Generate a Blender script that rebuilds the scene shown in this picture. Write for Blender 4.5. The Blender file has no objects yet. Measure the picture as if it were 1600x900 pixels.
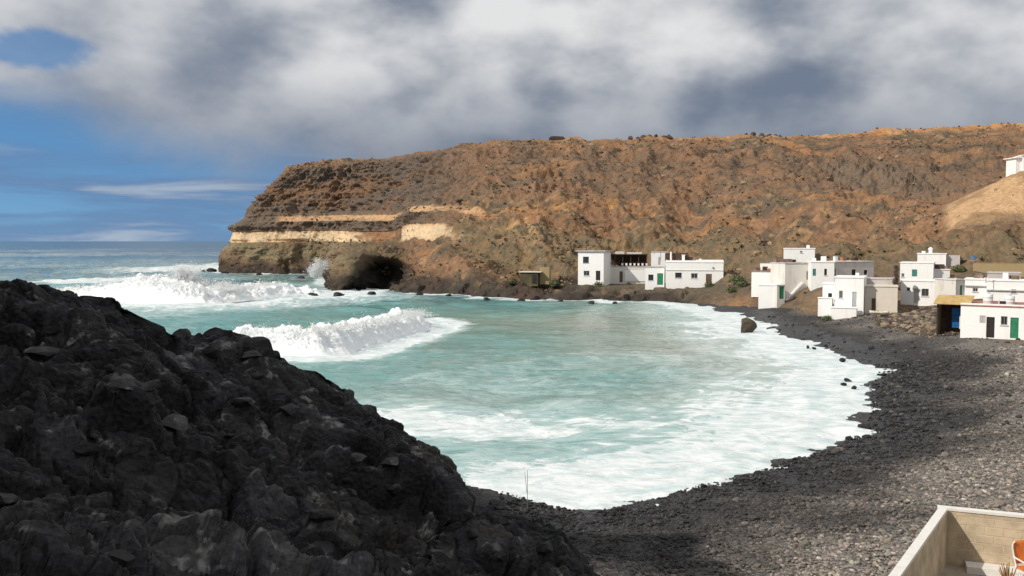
import bpy, math, random
import numpy as np
from mathutils import Vector, Matrix

random.seed(7)
RNG = np.random.default_rng(11)
S = bpy.context.scene
COL = S.collection

# ---------------------------------------------------------------- camera, sky, sun, exposure
H = 10.5                      # eye height above the sea
F = 1386.0                    # focal length in pixels of a 1600 px wide frame
PITCH = math.atan(73 / F)
cam_d = bpy.data.cameras.new('camera')
cam = bpy.data.objects.new('camera', cam_d)
COL.objects.link(cam)
cam.location = (0, 0, H)
cam.rotation_euler = (math.pi / 2 - PITCH, 0, 0)
cam_d.sensor_width = 36
cam_d.lens = 36 * F / 1600
cam_d.clip_start = 0.1
cam_d.clip_end = 200000
S.camera = cam
S.view_settings.view_transform = 'Standard'
S.view_settings.look = 'None'
S.view_settings.gamma = 1
S.view_settings.exposure = 0.0
S.view_settings.use_curve_mapping = False

SUN_DIR = Vector((-0.85, -0.42, 0.72)).normalized()      # towards the sun
SUN_EL = math.asin(SUN_DIR.z)
SUN_AZ = math.atan2(SUN_DIR.x, SUN_DIR.y)


def build_world():
    w = bpy.data.worlds.new('World')
    S.world = w
    w.use_nodes = True
    nt = w.node_tree
    nt.nodes.clear()
    N, L = nt.nodes.new, nt.links.new

    def val(x):
        return x

    def m(op, a, b=0.0, c=0.0, clamp=False):
        n = N('ShaderNodeMath'); n.operation = op; n.use_clamp = clamp
        for i, v in enumerate((a, b, c)):
            if isinstance(v, (int, float)):
                n.inputs[i].default_value = v
            else:
                L(v, n.inputs[i])
        return n.outputs[0]

    def rng(v, a, b, c, d, smooth=True):
        n = N('ShaderNodeMapRange'); n.interpolation_type = 'SMOOTHSTEP' if smooth else 'LINEAR'
        L(v, n.inputs['Value'])
        for k, x in zip(('From Min', 'From Max', 'To Min', 'To Max'), (a, b, c, d)):
            n.inputs[k].default_value = x
        return n.outputs['Result']

    def comb(x, y, z):
        n = N('ShaderNodeCombineXYZ')
        for i, v in enumerate((x, y, z)):
            if isinstance(v, (int, float)):
                n.inputs[i].default_value = v
            else:
                L(v, n.inputs[i])
        return n.outputs[0]

    def noise(vec, sc, det, rough=0.55, dist=0.0):
        n = N('ShaderNodeTexNoise'); n.inputs['Scale'].default_value = sc
        n.inputs['Detail'].default_value = det; n.inputs['Roughness'].default_value = rough
        n.inputs['Distortion'].default_value = dist
        L(vec, n.inputs['Vector'])
        return n.outputs['Fac']

    def mixc(f, a, b):
        n = N('ShaderNodeMix'); n.data_type = 'RGBA'
        if isinstance(f, (int, float)): n.inputs['Factor'].default_value = f
        else: L(f, n.inputs['Factor'])
        for i, v in ((6, a), (7, b)):
            if isinstance(v, tuple): n.inputs[i].default_value = (*v, 1)
            else: L(v, n.inputs[i])
        return n.outputs[2]

    tc = N('ShaderNodeTexCoord')
    nv = N('ShaderNodeVectorMath'); nv.operation = 'NORMALIZE'
    L(tc.outputs['Generated'], nv.inputs[0])
    sx = N('ShaderNodeSeparateXYZ'); L(nv.outputs[0], sx.inputs[0])
    x, y, z = sx.outputs
    hor = m('SQRT', m('ADD', m('MULTIPLY', x, x), m('MULTIPLY', y, y)))
    e = m('DIVIDE', z, m('MAXIMUM', hor, 0.05))            # tangent of the elevation
    # flattened dome coordinates: clouds shrink and flatten towards the horizon
    k = m('DIVIDE', 2.0, m('ADD', m('MAXIMUM', z, 0.0), 1.0))
    q = comb(m('MULTIPLY', x, k), m('MULTIPLY', y, k), m('MULTIPLY', e, 2.2))
    off = N('ShaderNodeVectorMath'); off.operation = 'ADD'
    L(q, off.inputs[0]); off.inputs[1].default_value = (3.1, 7.4, 1.3)
    q = off.outputs[0]
    offs = N('ShaderNodeVectorMath'); offs.operation = 'ADD'
    L(q, offs.inputs[0]); offs.inputs[1].default_value = (-0.10, -0.06, 0.10)   # towards the sun
    n1 = noise(q, 1.75, 5, 0.45, 0.1)
    n1s = noise(offs.outputs[0], 1.75, 5, 0.45, 0.1)
    n2 = noise(q, 4.6, 7, 0.58, 0.3)
    # the cloud deck: its lower edge falls from left to right, wholly closed on the right
    edge = m('ADD', rng(x, -0.50, -0.16, 0.118, 0.088), rng(x, -0.20, 0.05, 0.0, -0.30))
    dens = m('ADD', m('SUBTRACT', e, edge),
             m('ADD', m('MULTIPLY', m('SUBTRACT', n1, 0.5), 0.10), m('MULTIPLY', m('SUBTRACT', n2, 0.5), 0.08)))
    cover = rng(dens, -0.03, 0.05, 0.0, 1.0)
    # a gap of clear sky in the deck
    gx = m('DIVIDE', m('SUBTRACT', x, -0.455), 0.046)
    gz = m('DIVIDE', m('SUBTRACT', e, 0.187), 0.017)
    gap = m('ADD', m('ADD', m('MULTIPLY', gx, gx), m('MULTIPLY', gz, gz)), m('MULTIPLY', m('SUBTRACT', n2, 0.5), 7.5))
    gapm = rng(gap, 0.15, 1.9, 0.25, 1.0)
    front = rng(y, 0.2, 0.5, 0.0, 1.0)
    gapm = m('MAXIMUM', gapm, m('SUBTRACT', 1.0, front))
    cover = m('MULTIPLY', cover, gapm)
    # thin streaks low over the sea
    qs = comb(m('MULTIPLY', x, 2.6), m('MULTIPLY', y, 2.6), m('MULTIPLY', e, 26.0))
    ns = noise(qs, 1.5, 5, 0.55, 0.4)
    streak = m('MULTIPLY', rng(ns, 0.30, 0.58, 0.0, 0.85), rng(e, 0.115, 0.07, 0.0, 1.0))
    # brightness of the clouds: billows lit from the upper left, grey bases low down
    def billow(vec):
        return m('ADD', m('MULTIPLY', noise(vec, 1.7, 2, 0.4, 0.0), 0.65), m('MULTIPLY', noise(vec, 4.6, 4, 0.5, 0.0), 0.35))
    p1 = billow(q); p2 = billow(offs.outputs[0])
    lit = m('ADD', m('MULTIPLY', m('SUBTRACT', p1, p2), 0.9), m('MULTIPLY', m('SUBTRACT', p1, 0.5), 0.95))
    s = rng(m('ADD', m('MINIMUM', e, 0.24), lit), -0.05, 0.34, 0.0, 1.0)
    s = m('ADD', m('MULTIPLY', s, rng(e, 0.08, 0.215, 0.14, 1.0)), m('MULTIPLY', m('SUBTRACT', n2, 0.47), 0.34), clamp=True)
    ccol = mixc(s, (0.165, 0.205, 0.28), (0.76, 0.765, 0.77))
    left = rng(x, -0.12, -0.45, 0.0, 0.35)
    ccol = mixc(left, ccol, (0.38, 0.41, 0.475))
    scol = mixc(rng(ns, 0.5, 0.72, 0.0, 1.0), (0.135, 0.235, 0.42), (0.42, 0.48, 0.57))

    sky = N('ShaderNodeTexSky'); sky.sky_type = 'NISHITA'; sky.sun_disc = False
    sky.sun_elevation = SUN_EL; sky.sun_rotation = SUN_AZ
    sky.altitude = 0; sky.air_density = 1.0; sky.dust_density = 0.35; sky.ozone_density = 2.2
    up = comb(x, y, m('ADD', m('MAXIMUM', z, 0.0), 0.15))          # clear, deep blue air right down to the sea
    upn = N('ShaderNodeVectorMath'); upn.operation = 'NORMALIZE'; L(up, upn.inputs[0]); L(upn.outputs[0], sky.inputs['Vector'])
    hs = N('ShaderNodeHueSaturation'); hs.inputs['Saturation'].default_value = 1.32
    L(sky.outputs[0], hs.inputs['Color'])
    b1 = N('ShaderNodeBackground'); L(hs.outputs[0], b1.inputs[0]); b1.inputs[1].default_value = 0.115
    b2 = N('ShaderNodeBackground'); L(scol, b2.inputs[0])
    b3 = N('ShaderNodeBackground'); L(ccol, b3.inputs[0])
    m1 = N('ShaderNodeMixShader'); L(streak, m1.inputs[0]); L(b1.outputs[0], m1.inputs[1]); L(b2.outputs[0], m1.inputs[2])
    m2 = N('ShaderNodeMixShader'); L(cover, m2.inputs[0]); L(m1.outputs[0], m2.inputs[1]); L(b3.outputs[0], m2.inputs[2])
    out = N('ShaderNodeOutputWorld'); L(m2.outputs[0], out.inputs[0])


build_world()

sun_d = bpy.data.lights.new('sun', 'SUN')
sun_d.energy = 3.9
sun_d.angle = math.radians(0.6)
sun_d.color = (1.0, 0.93, 0.83)
sun = bpy.data.objects.new('sun', sun_d)
COL.objects.link(sun)
sun.location = (-60, -40, 90)
sun.rotation_euler = SUN_DIR.to_track_quat('Z', 'Y').to_euler()

# ---------------------------------------------------------------- survey helpers: view lines of the photograph -> places
CP, SP = math.cos(PITCH), math.sin(PITCH)


def ray(px, py):
    a = (np.asarray(px, float) - 800) / F
    b = (450 - np.asarray(py, float)) / F
    return a, CP + b * SP, -SP + b * CP


def at(px, py, D):
    """place seen along a view line at ground distance D (metres ahead)"""
    a, c, d = ray(px, py)
    t = D / c
    return np.stack(np.broadcast_arrays(a * t, np.asarray(D, float) * np.ones_like(t), H + d * t), -1)


def on_level(px, py, z=0.0):
    a, c, d = ray(px, py)
    t = (z - H) / d
    return np.stack([a * t, c * t, np.full_like(np.asarray(t), z)], -1)


# ---------------------------------------------------------------- numpy noise
def _hash(ix, iy, iz, seed):
    h = (ix.astype(np.uint32) * np.uint32(374761393) + iy.astype(np.uint32) * np.uint32(668265263)
         + iz.astype(np.uint32) * np.uint32(2147483647 - 1274126176) + np.uint32(seed * 974711 + 12345))
    h = (h ^ (h >> np.uint32(13))) * np.uint32(1274126177)
    h = (h ^ (h >> np.uint32(15))) * np.uint32(2246822519)
    return h ^ (h >> np.uint32(16))


_G = np.array([(1, 1, 0), (-1, 1, 0), (1, -1, 0), (-1, -1, 0), (1, 0, 1), (-1, 0, 1), (1, 0, -1), (-1, 0, -1),
               (0, 1, 1), (0, -1, 1), (0, 1, -1), (0, -1, -1), (1, 1, 0), (-1, 1, 0), (0, -1, 1), (0, -1, -1)], np.float32)


def perlin(P, seed=0):
    P = np.asarray(P, np.float32)
    fl = np.floor(P)
    f = P - fl
    i = fl.astype(np.int64)
    u = f * f * f * (f * (f * 6 - 15) + 10)
    out = 0
    for dx in (0, 1):
        wx = u[..., 0] if dx else 1 - u[..., 0]
        for dy in (0, 1):
            wy = u[..., 1] if dy else 1 - u[..., 1]
            for dz in (0, 1):
                wz = u[..., 2] if dz else 1 - u[..., 2]
                g = _G[_hash(i[..., 0] + dx, i[..., 1] + dy, i[..., 2] + dz, seed) & np.uint32(15)]
                d = g[..., 0] * (f[..., 0] - dx) + g[..., 1] * (f[..., 1] - dy) + g[..., 2] * (f[..., 2] - dz)
                out = out + wx * wy * wz * d
    return out


def fbm(P, octv=4, seed=0, gain=0.5):
    P = np.asarray(P, np.float32)
    s, a = 0, 1.0
    for k in range(octv):
        s = s + a * perlin(P, seed + k)
        P = P * 2.03 + 17.3
        a *= gain
    return s


def ridged(P, octv=4, seed=0, gain=0.5):
    P = np.asarray(P, np.float32)
    s, a, n = 0, 1.0, 0.0
    for k in range(octv):
        s = s + a * (1 - 2 * np.abs(perlin(P, seed + k)))
        n += a
        P = P * 2.03 + 9.1
        a *= gain
    return s / n


def worley(P, seed=0):
    """F1, F2 and a random value of the nearest cell"""
    P = np.asarray(P, np.float32)
    fl = np.floor(P)
    i = fl.astype(np.int64)
    f = P - fl
    sh = P.shape[:-1]
    f1 = np.full(sh, 9.0, np.float32); f2 = np.full(sh, 9.0, np.float32); cid = np.zeros(sh, np.float32)
    for dx in (-1, 0, 1):
        for dy in (-1, 0, 1):
            for dz in (-1, 0, 1):
                h = _hash(i[..., 0] + dx, i[..., 1] + dy, i[..., 2] + dz, seed)
                rx = (h & np.uint32(1023)).astype(np.float32) / 1023
                ry = ((h >> np.uint32(10)) & np.uint32(1023)).astype(np.float32) / 1023
                rz = ((h >> np.uint32(20)) & np.uint32(1023)).astype(np.float32) / 1023
                d = np.sqrt((dx + rx - f[..., 0]) ** 2 + (dy + ry - f[..., 1]) ** 2 + (dz + rz - f[..., 2]) ** 2)
                near = d < f1
                f2 = np.where(near, f1, np.minimum(f2, d))
                cid = np.where(near, (rx + ry * 3 + rz * 7) % 1.0, cid)
                f1 = np.where(near, d, f1)
    return f1, f2, cid


def sstep(x, a, b):
    t = np.clip((x - a) / (b - a), 0, 1)
    return t * t * (3 - 2 * t)


def lerp(a, b, t):
    return a + (b - a) * t


def v3(*c):
    return np.array(c, np.float32)


def mixv(A, B, t):
    return A + (B - A) * np.asarray(t)[..., None]


# ---------------------------------------------------------------- mesh helpers
def raw_mesh(name, V, Fc, nper, smooth=True, cols=None, vals=None):
    """V (n,3); Fc (m,nper) vertex ids"""
    me = bpy.data.meshes.new(name)
    V = np.ascontiguousarray(V, np.float32).reshape(-1, 3)
    Fc = np.ascontiguousarray(Fc, np.int32).reshape(-1, nper)
    me.vertices.add(len(V)); me.vertices.foreach_set('co', V.ravel())
    me.loops.add(Fc.size); me.loops.foreach_set('vertex_index', Fc.ravel())
    me.polygons.add(len(Fc))
    me.polygons.foreach_set('loop_start', np.arange(len(Fc), dtype=np.int32) * nper)
    me.polygons.foreach_set('use_smooth', np.full(len(Fc), smooth))
    for k, c in (cols or {}).items():
        a = me.attributes.new(k, 'FLOAT_COLOR', 'POINT')
        c4 = np.ones((len(V), 4), np.float32); c4[:, :3] = np.clip(c.reshape(-1, 3), 0, 1)
        a.data.foreach_set('color', c4.ravel())
    for k, c in (vals or {}).items():
        a = me.attributes.new(k, 'FLOAT', 'POINT')
        a.data.foreach_set('value', np.ascontiguousarray(c, np.float32).ravel())
    me.update(); me.validate()
    return me


def grid_faces(n, m, keep=None, flip=False):
    idx = np.arange(n * m).reshape(n, m)
    q = np.stack([idx[:-1, :-1], idx[1:, :-1], idx[1:, 1:], idx[:-1, 1:]], -1)
    if flip: q = q[..., ::-1]
    if keep is not None: q = q[keep]
    return q.reshape(-1, 4)


def grid_obj(name, P, mat, keep=None, flip=False, smooth=True, cols=None, vals=None):
    n, m = P.shape[:2]
    Fc = grid_faces(n, m, keep, flip)
    V = P.reshape(-1, 3)
    used = np.zeros(n * m, bool); used[Fc.ravel()] = True
    remap = np.cumsum(used) - 1
    cols = {k: c.reshape(-1, 3)[used] for k, c in (cols or {}).items()}
    vals = {k: np.asarray(c).reshape(-1)[used] for k, c in (vals or {}).items()}
    me = raw_mesh(name, V[used], remap[Fc], 4, smooth, cols, vals)
    me.materials.append(mat)
    o = bpy.data.objects.new(name, me); COL.objects.link(o)
    return o


def grid_normals(P):
    du = np.gradient(P, axis=0); dv = np.gradient(P, axis=1)
    n = np.cross(du, dv)
    return n / np.maximum(np.linalg.norm(n, axis=-1, keepdims=True), 1e-6)


class MB:
    """collects simple solids; build() links them as one mesh object"""
    def __init__(s): s.v, s.f = [], []

    def add(s, vs, fs):
        o = len(s.v); s.v += [tuple(map(float, p)) for p in vs]; s.f += [tuple(i + o for i in q) for q in fs]; return s

    def box(s, c, d, rz=0.0, M=None):
        cx, cy, cz = c; hx, hy, hz = d[0] / 2, d[1] / 2, d[2] / 2
        cs, sn = math.cos(rz), math.sin(rz)
        vs = []
        for z_ in (-hz, hz):
            for (a, b) in ((-hx, -hy), (hx, -hy), (hx, hy), (-hx, hy)):
                vs.append((cx + a * cs - b * sn, cy + a * sn + b * cs, cz + z_))
        return s.add(vs, [(3, 2, 1, 0), (4, 5, 6, 7), (0, 1, 5, 4), (1, 2, 6, 5), (2, 3, 7, 6), (3, 0, 4, 7)])

    def tube(s, a, b, r0, r1=None, n=8, caps=True):
        r1 = r0 if r1 is None else r1
        a, b = Vector(a), Vector(b)
        d = (b - a).normalized()
        u = d.orthogonal().normalized(); w = d.cross(u)
        vs = []
        for c, r in ((a, r0), (b, r1)):
            for k in range(n):
                t = 2 * math.pi * k / n
                vs.append(c + u * (r * math.cos(t)) + w * (r * math.sin(t)))
        fs = [(k, (k + 1) % n, n + (k + 1) % n, n + k) for k in range(n)]
        if caps: fs += [tuple(range(n - 1, -1, -1)), tuple(range(n, 2 * n))]
        return s.add(vs, fs)

    def lathe(s, c, prof, n=14):
        vs, fs = [], []
        for (r, z_) in prof:
            for k in range(n):
                t = 2 * math.pi * k / n
                vs.append((c[0] + r * math.cos(t), c[1] + r * math.sin(t), c[2] + z_))
        for j in range(len(prof) - 1):
            for k in range(n):
                fs.append((j * n + k, j * n + (k + 1) % n, (j + 1) * n + (k + 1) % n, (j + 1) * n + k))
        fs.append(tuple(range(n - 1, -1, -1))); fs.append(tuple(range((len(prof) - 1) * n, len(prof) * n)))
        return s.add(vs, fs)

    def build(s, name, mat, parent=None, smooth=False):
        me = bpy.data.meshes.new(name); me.from_pydata(s.v, [], s.f); me.update()
        if smooth:
            me.polygons.foreach_set('use_smooth', [True] * len(me.polygons))
        me.materials.append(mat)
        o = bpy.data.objects.new(name, me); COL.objects.link(o)
        if parent is not None: o.parent = parent
        return o


def tag(o, label=None, cat=None, group=None, kind=None):
    for k, v in (('label', label), ('category', cat), ('group', group), ('kind', kind)):
        if v: o[k] = v
    return o


def empty(name, loc, rz=0.0):
    o = bpy.data.objects.new(name, None); COL.objects.link(o)
    o.empty_display_size = 0.3
    o.location = loc; o.rotation_euler = (0, 0, rz)
    return o


# ---------------------------------------------------------------- materials
def new_mat(name):
    m = bpy.data.materials.new(name); m.use_nodes = True
    nt = m.node_tree; b = nt.nodes['Principled BSDF']
    return m, nt, b


class NT:
    def __init__(s, nt): s.nt = nt; s.N = nt.nodes.new; s.L = nt.links.new

    def put(s, sock, v):
        if isinstance(v, (int, float)): sock.default_value = v
        elif isinstance(v, tuple): sock.default_value = (*v, 1) if len(v) == 3 and sock.type == 'RGBA' else v
        else: s.L(v, sock)

    def noise(s, vec, sc, det=5, rough=0.55, dist=0.0):
        n = s.N('ShaderNodeTexNoise'); s.L(vec, n.inputs['Vector'])
        n.inputs['Scale'].default_value = sc; n.inputs['Detail'].default_value = det
        n.inputs['Roughness'].default_value = rough; n.inputs['Distortion'].default_value = dist
        return n.outputs['Fac']

    def voro(s, vec, sc, feature='F1', out='Distance', rand=1.0):
        n = s.N('ShaderNodeTexVoronoi'); n.feature = feature; s.L(vec, n.inputs['Vector'])
        n.inputs['Scale'].default_value = sc; n.inputs['Randomness'].default_value = rand
        return n.outputs[out]

    def m(s, op, a, b=0.0, c=0.0, clamp=False):
        n = s.N('ShaderNodeMath'); n.operation = op; n.use_clamp = clamp
        for i, v in enumerate((a, b, c)): s.put(n.inputs[i], v)
        return n.outputs[0]

    def rng(s, v, a, b, c=0.0, d=1.0, smooth=True):
        n = s.N('ShaderNodeMapRange'); n.interpolation_type = 'SMOOTHSTEP' if smooth else 'LINEAR'
        s.put(n.inputs['Value'], v)
        for k, x in zip(('From Min', 'From Max', 'To Min', 'To Max'), (a, b, c, d)): s.put(n.inputs[k], x)
        return n.outputs['Result']

    def mix(s, f, a, b, blend='MIX'):
        n = s.N('ShaderNodeMix'); n.data_type = 'RGBA'; n.blend_type = blend
        s.put(n.inputs['Factor'], f)
        s.put(n.inputs[6], a); s.put(n.inputs[7], b)
        return n.outputs[2]

    def scale(s, vec, v):
        n = s.N('ShaderNodeVectorMath'); n.operation = 'MULTIPLY'; s.L(vec, n.inputs[0]); n.inputs[1].default_value = v
        return n.outputs[0]

    def attr(s, name, out='Color'):
        n = s.N('ShaderNodeAttribute'); n.attribute_name = name
        return n.outputs[out]

    def bump(s, h, strength, dist, normal=None):
        n = s.N('ShaderNodeBump'); s.L(h, n.inputs['Height'])
        n.inputs['Strength'].default_value = strength; n.inputs['Distance'].default_value = dist
        if normal is not None: s.L(normal, n.inputs['Normal'])
        return n.outputs[0]

    def pos(s):
        return s.N('ShaderNodeNewGeometry').outputs['Position']

    def obj(s):
        return s.N('ShaderNodeTexCoord').outputs['Object']


def mat_plain(name, col, rough=0.7, var=0.15, scale=3.0, bump=0.0, metallic=0.0, spec=0.3, coords='pos'):
    m, nt, b = new_mat(name); t = NT(nt)
    p = t.pos() if coords == 'pos' else t.obj()
    n = t.noise(p, scale, 5, 0.6)
    c = t.mix(t.rng(n, 0.3, 0.7), tuple(x * (1 - var) for x in col), tuple(min(1, x * (1 + var)) for x in col))
    t.L(c, b.inputs['Base Color'])
    b.inputs['Roughness'].default_value = rough; b.inputs['Metallic'].default_value = metallic
    b.inputs['Specular IOR Level'].default_value = spec
    if bump:
        t.L(t.bump(t.noise(p, scale * 4, 6), bump, 0.02), b.inputs['Normal'])
    return m


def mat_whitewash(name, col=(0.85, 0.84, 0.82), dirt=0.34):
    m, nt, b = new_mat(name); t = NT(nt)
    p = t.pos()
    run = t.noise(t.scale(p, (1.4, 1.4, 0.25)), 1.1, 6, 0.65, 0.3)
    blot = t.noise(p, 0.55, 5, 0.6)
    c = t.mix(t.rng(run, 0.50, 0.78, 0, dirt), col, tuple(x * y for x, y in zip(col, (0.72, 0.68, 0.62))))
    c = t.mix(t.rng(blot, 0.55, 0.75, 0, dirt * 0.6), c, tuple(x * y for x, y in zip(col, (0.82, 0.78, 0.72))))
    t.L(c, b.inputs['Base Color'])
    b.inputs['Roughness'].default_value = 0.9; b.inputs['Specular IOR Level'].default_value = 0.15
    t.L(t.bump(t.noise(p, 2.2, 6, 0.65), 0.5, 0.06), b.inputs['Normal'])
    return m


def mat_terrain(name, fine=0.35, bumpd=0.5, bs=0.8, sc=1.0, rough=0.95, spec=0.12):
    """vertex colour of the rock or soil itself, with fine grain"""
    m, nt, b = new_mat(name); t = NT(nt)
    p = t.pos()
    c = t.attr('col')
    n1 = t.noise(p, 0.9 * sc, 6, 0.65)
    n2 = t.noise(p, 0.22 * sc, 4, 0.6)
    vr = t.voro(p, 1.3 * sc)
    g = t.m('ADD', t.rng(n1, 0.25, 0.75, 1 - fine, 1 + fine, False), t.rng(n2, 0.3, 0.7, -0.12, 0.12, False))
    gn = t.N('ShaderNodeCombineColor')
    for i in range(3): t.L(g, gn.inputs[i])
    c2 = t.mix(1.0, c, gn.outputs[0], 'MULTIPLY')
    t.L(c2, b.inputs['Base Color'])
    b.inputs['Roughness'].default_value = rough; b.inputs['Specular IOR Level'].default_value = spec
    h = t.m('ADD', n1, t.m('MULTIPLY', vr, 0.5))
    t.L(t.bump(h, bs, bumpd), b.inputs['Normal'])
    return m


M = {}
M['hill'] = mat_terrain('hill_rock', 0.34, 0.4, 0.7, 1.3)
M['basalt'] = mat_terrain('black_basalt', 0.45, 0.12, 1.0, 6.0, 0.72, 0.35)
M['white'] = mat_whitewash('whitewash')
M['white_old_shade'] = mat_whitewash('old_shade_whitewash', (0.66, 0.63, 0.58), 0.9)  # greyer whitewash; also carries the shade of house walls turned from the sun
M['tan_wall'] = mat_whitewash('ochre_render', (0.66, 0.60, 0.51), 1.0)
M['grey_wall'] = mat_whitewash('grey_render', (0.50, 0.47, 0.45), 0.8)
M['ochre_wall'] = mat_whitewash('ochre_boundary', (0.36, 0.27, 0.15), 0.8)
M['roof'] = mat_plain('flat_roof', (0.45, 0.40, 0.36), 0.9, 0.25, 1.2)
M['roof_red'] = mat_plain('red_flat_roof', (0.34, 0.15, 0.11), 0.9, 0.3, 1.2)
M['roof_tile'] = mat_plain('brown_tiles', (0.24, 0.17, 0.14), 0.9, 0.35, 2.0)
M['dark'] = mat_plain('dark_wood', (0.028, 0.022, 0.02), 0.6, 0.3)
M['pergola'] = mat_plain('dark_brown_boards', (0.075, 0.045, 0.033), 0.8, 0.4, 2.5)
M['brown'] = mat_plain('brown_wood', (0.14, 0.09, 0.055), 0.75, 0.3)
M['green'] = mat_plain('green_paint', (0.03, 0.20, 0.105), 0.5, 0.2)
M['teal'] = mat_plain('teal_paint', (0.05, 0.22, 0.20), 0.5, 0.2)
M['blue'] = mat_plain('blue_paint', (0.008, 0.12, 0.36), 0.5, 0.25)
M['grey_paint'] = mat_plain('grey_paint', (0.42, 0.43, 0.44), 0.5, 0.15)
M['frame'] = mat_plain('pale_frame', (0.58, 0.57, 0.54), 0.6, 0.1)
M['metal'] = mat_plain('grey_metal', (0.30, 0.29, 0.28), 0.5, 0.2, 3.0, 0, 0.6)
M['tank'] = mat_plain('white_tank', (0.74, 0.73, 0.71), 0.5, 0.1)
M['blue_tank'] = mat_plain('blue_tank', (0.04, 0.15, 0.30), 0.5, 0.2)
M['ochre_sheet'] = mat_plain('ochre_sheet', (0.48, 0.33, 0.13), 0.8, 0.2, 2.0)
M['orange'] = mat_plain('orange_cloth', (0.62, 0.17, 0.03), 0.7, 0.15, 6.0)
M['terracotta'] = mat_plain('terracotta', (0.36, 0.15, 0.07), 0.8, 0.25, 6.0)
M['straw'] = mat_plain('dry_stalk', (0.30, 0.17, 0.07), 0.8, 0.35, 9.0)
M['coping'] = mat_whitewash('pale_coping', (0.72, 0.70, 0.66), 0.5)
M['block'] = mat_plain('cement_block', (0.50, 0.41, 0.29), 0.95, 0.22, 1.8, 0.5, spec=0.1)
M['mortar'] = mat_plain('mortar', (0.49, 0.40, 0.285), 0.95, 0.2, 5.0, 0.4, spec=0.1)
M['slab'] = mat_plain('cement_floor', (0.36, 0.31, 0.24), 0.95, 0.2, 2.5, 0.4, spec=0.1)
M['leaf'] = mat_plain('grey_green_leaf', (0.085, 0.105, 0.045), 0.8, 0.4, 2.0)
M['stem'] = mat_plain('shrub_stem', (0.10, 0.075, 0.05), 0.9, 0.3, 4.0)
M['scrub'] = mat_plain('dry_scrub', (0.10, 0.085, 0.045), 0.9, 0.5, 0.15)
M['stone'] = mat_plain('hill_stone', (0.15, 0.11, 0.08), 0.95, 0.45, 0.3, 0.6)
M['hull'] = mat_plain('boat_paint', (0.62, 0.56, 0.46), 0.6, 0.2, 3.0)


def mat_glass():
    m, nt, b = new_mat('window_pane')
    b.inputs['Base Color'].default_value = (0.03, 0.035, 0.04, 1)
    b.inputs['Roughness'].default_value = 0.08
    b.inputs['Specular IOR Level'].default_value = 0.6
    return m


M['glass'] = mat_glass()


def mat_foam(name='foam'):
    m, nt, b = new_mat(name); t = NT(nt)
    p = t.pos()
    n = t.noise(p, 1.6, 6, 0.65)
    f = t.attr('foam', 'Fac')
    white = t.mix(t.rng(n, 0.3, 0.7), (0.80, 0.83, 0.84), (0.91, 0.915, 0.91))
    c = t.mix(t.rng(t.m('ADD', f, t.m('MULTIPLY', t.m('SUBTRACT', n, 0.5), 0.9)), 0.30, 0.55), (0.12, 0.33, 0.33), white)
    t.L(c, b.inputs['Base Color'])
    b.inputs['Roughness'].default_value = 0.75; b.inputs['Specular IOR Level'].default_value = 0.2
    b.inputs['Subsurface Weight'].default_value = 0.25
    b.inputs['Subsurface Radius'].default_value = (0.3, 0.4, 0.45)
    b.inputs['Subsurface Scale'].default_value = 0.5
    t.L(t.bump(t.noise(p, 3.5, 6, 0.6), 0.45, 0.12), b.inputs['Normal'])
    return m


M['foam'] = mat_foam()


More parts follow.
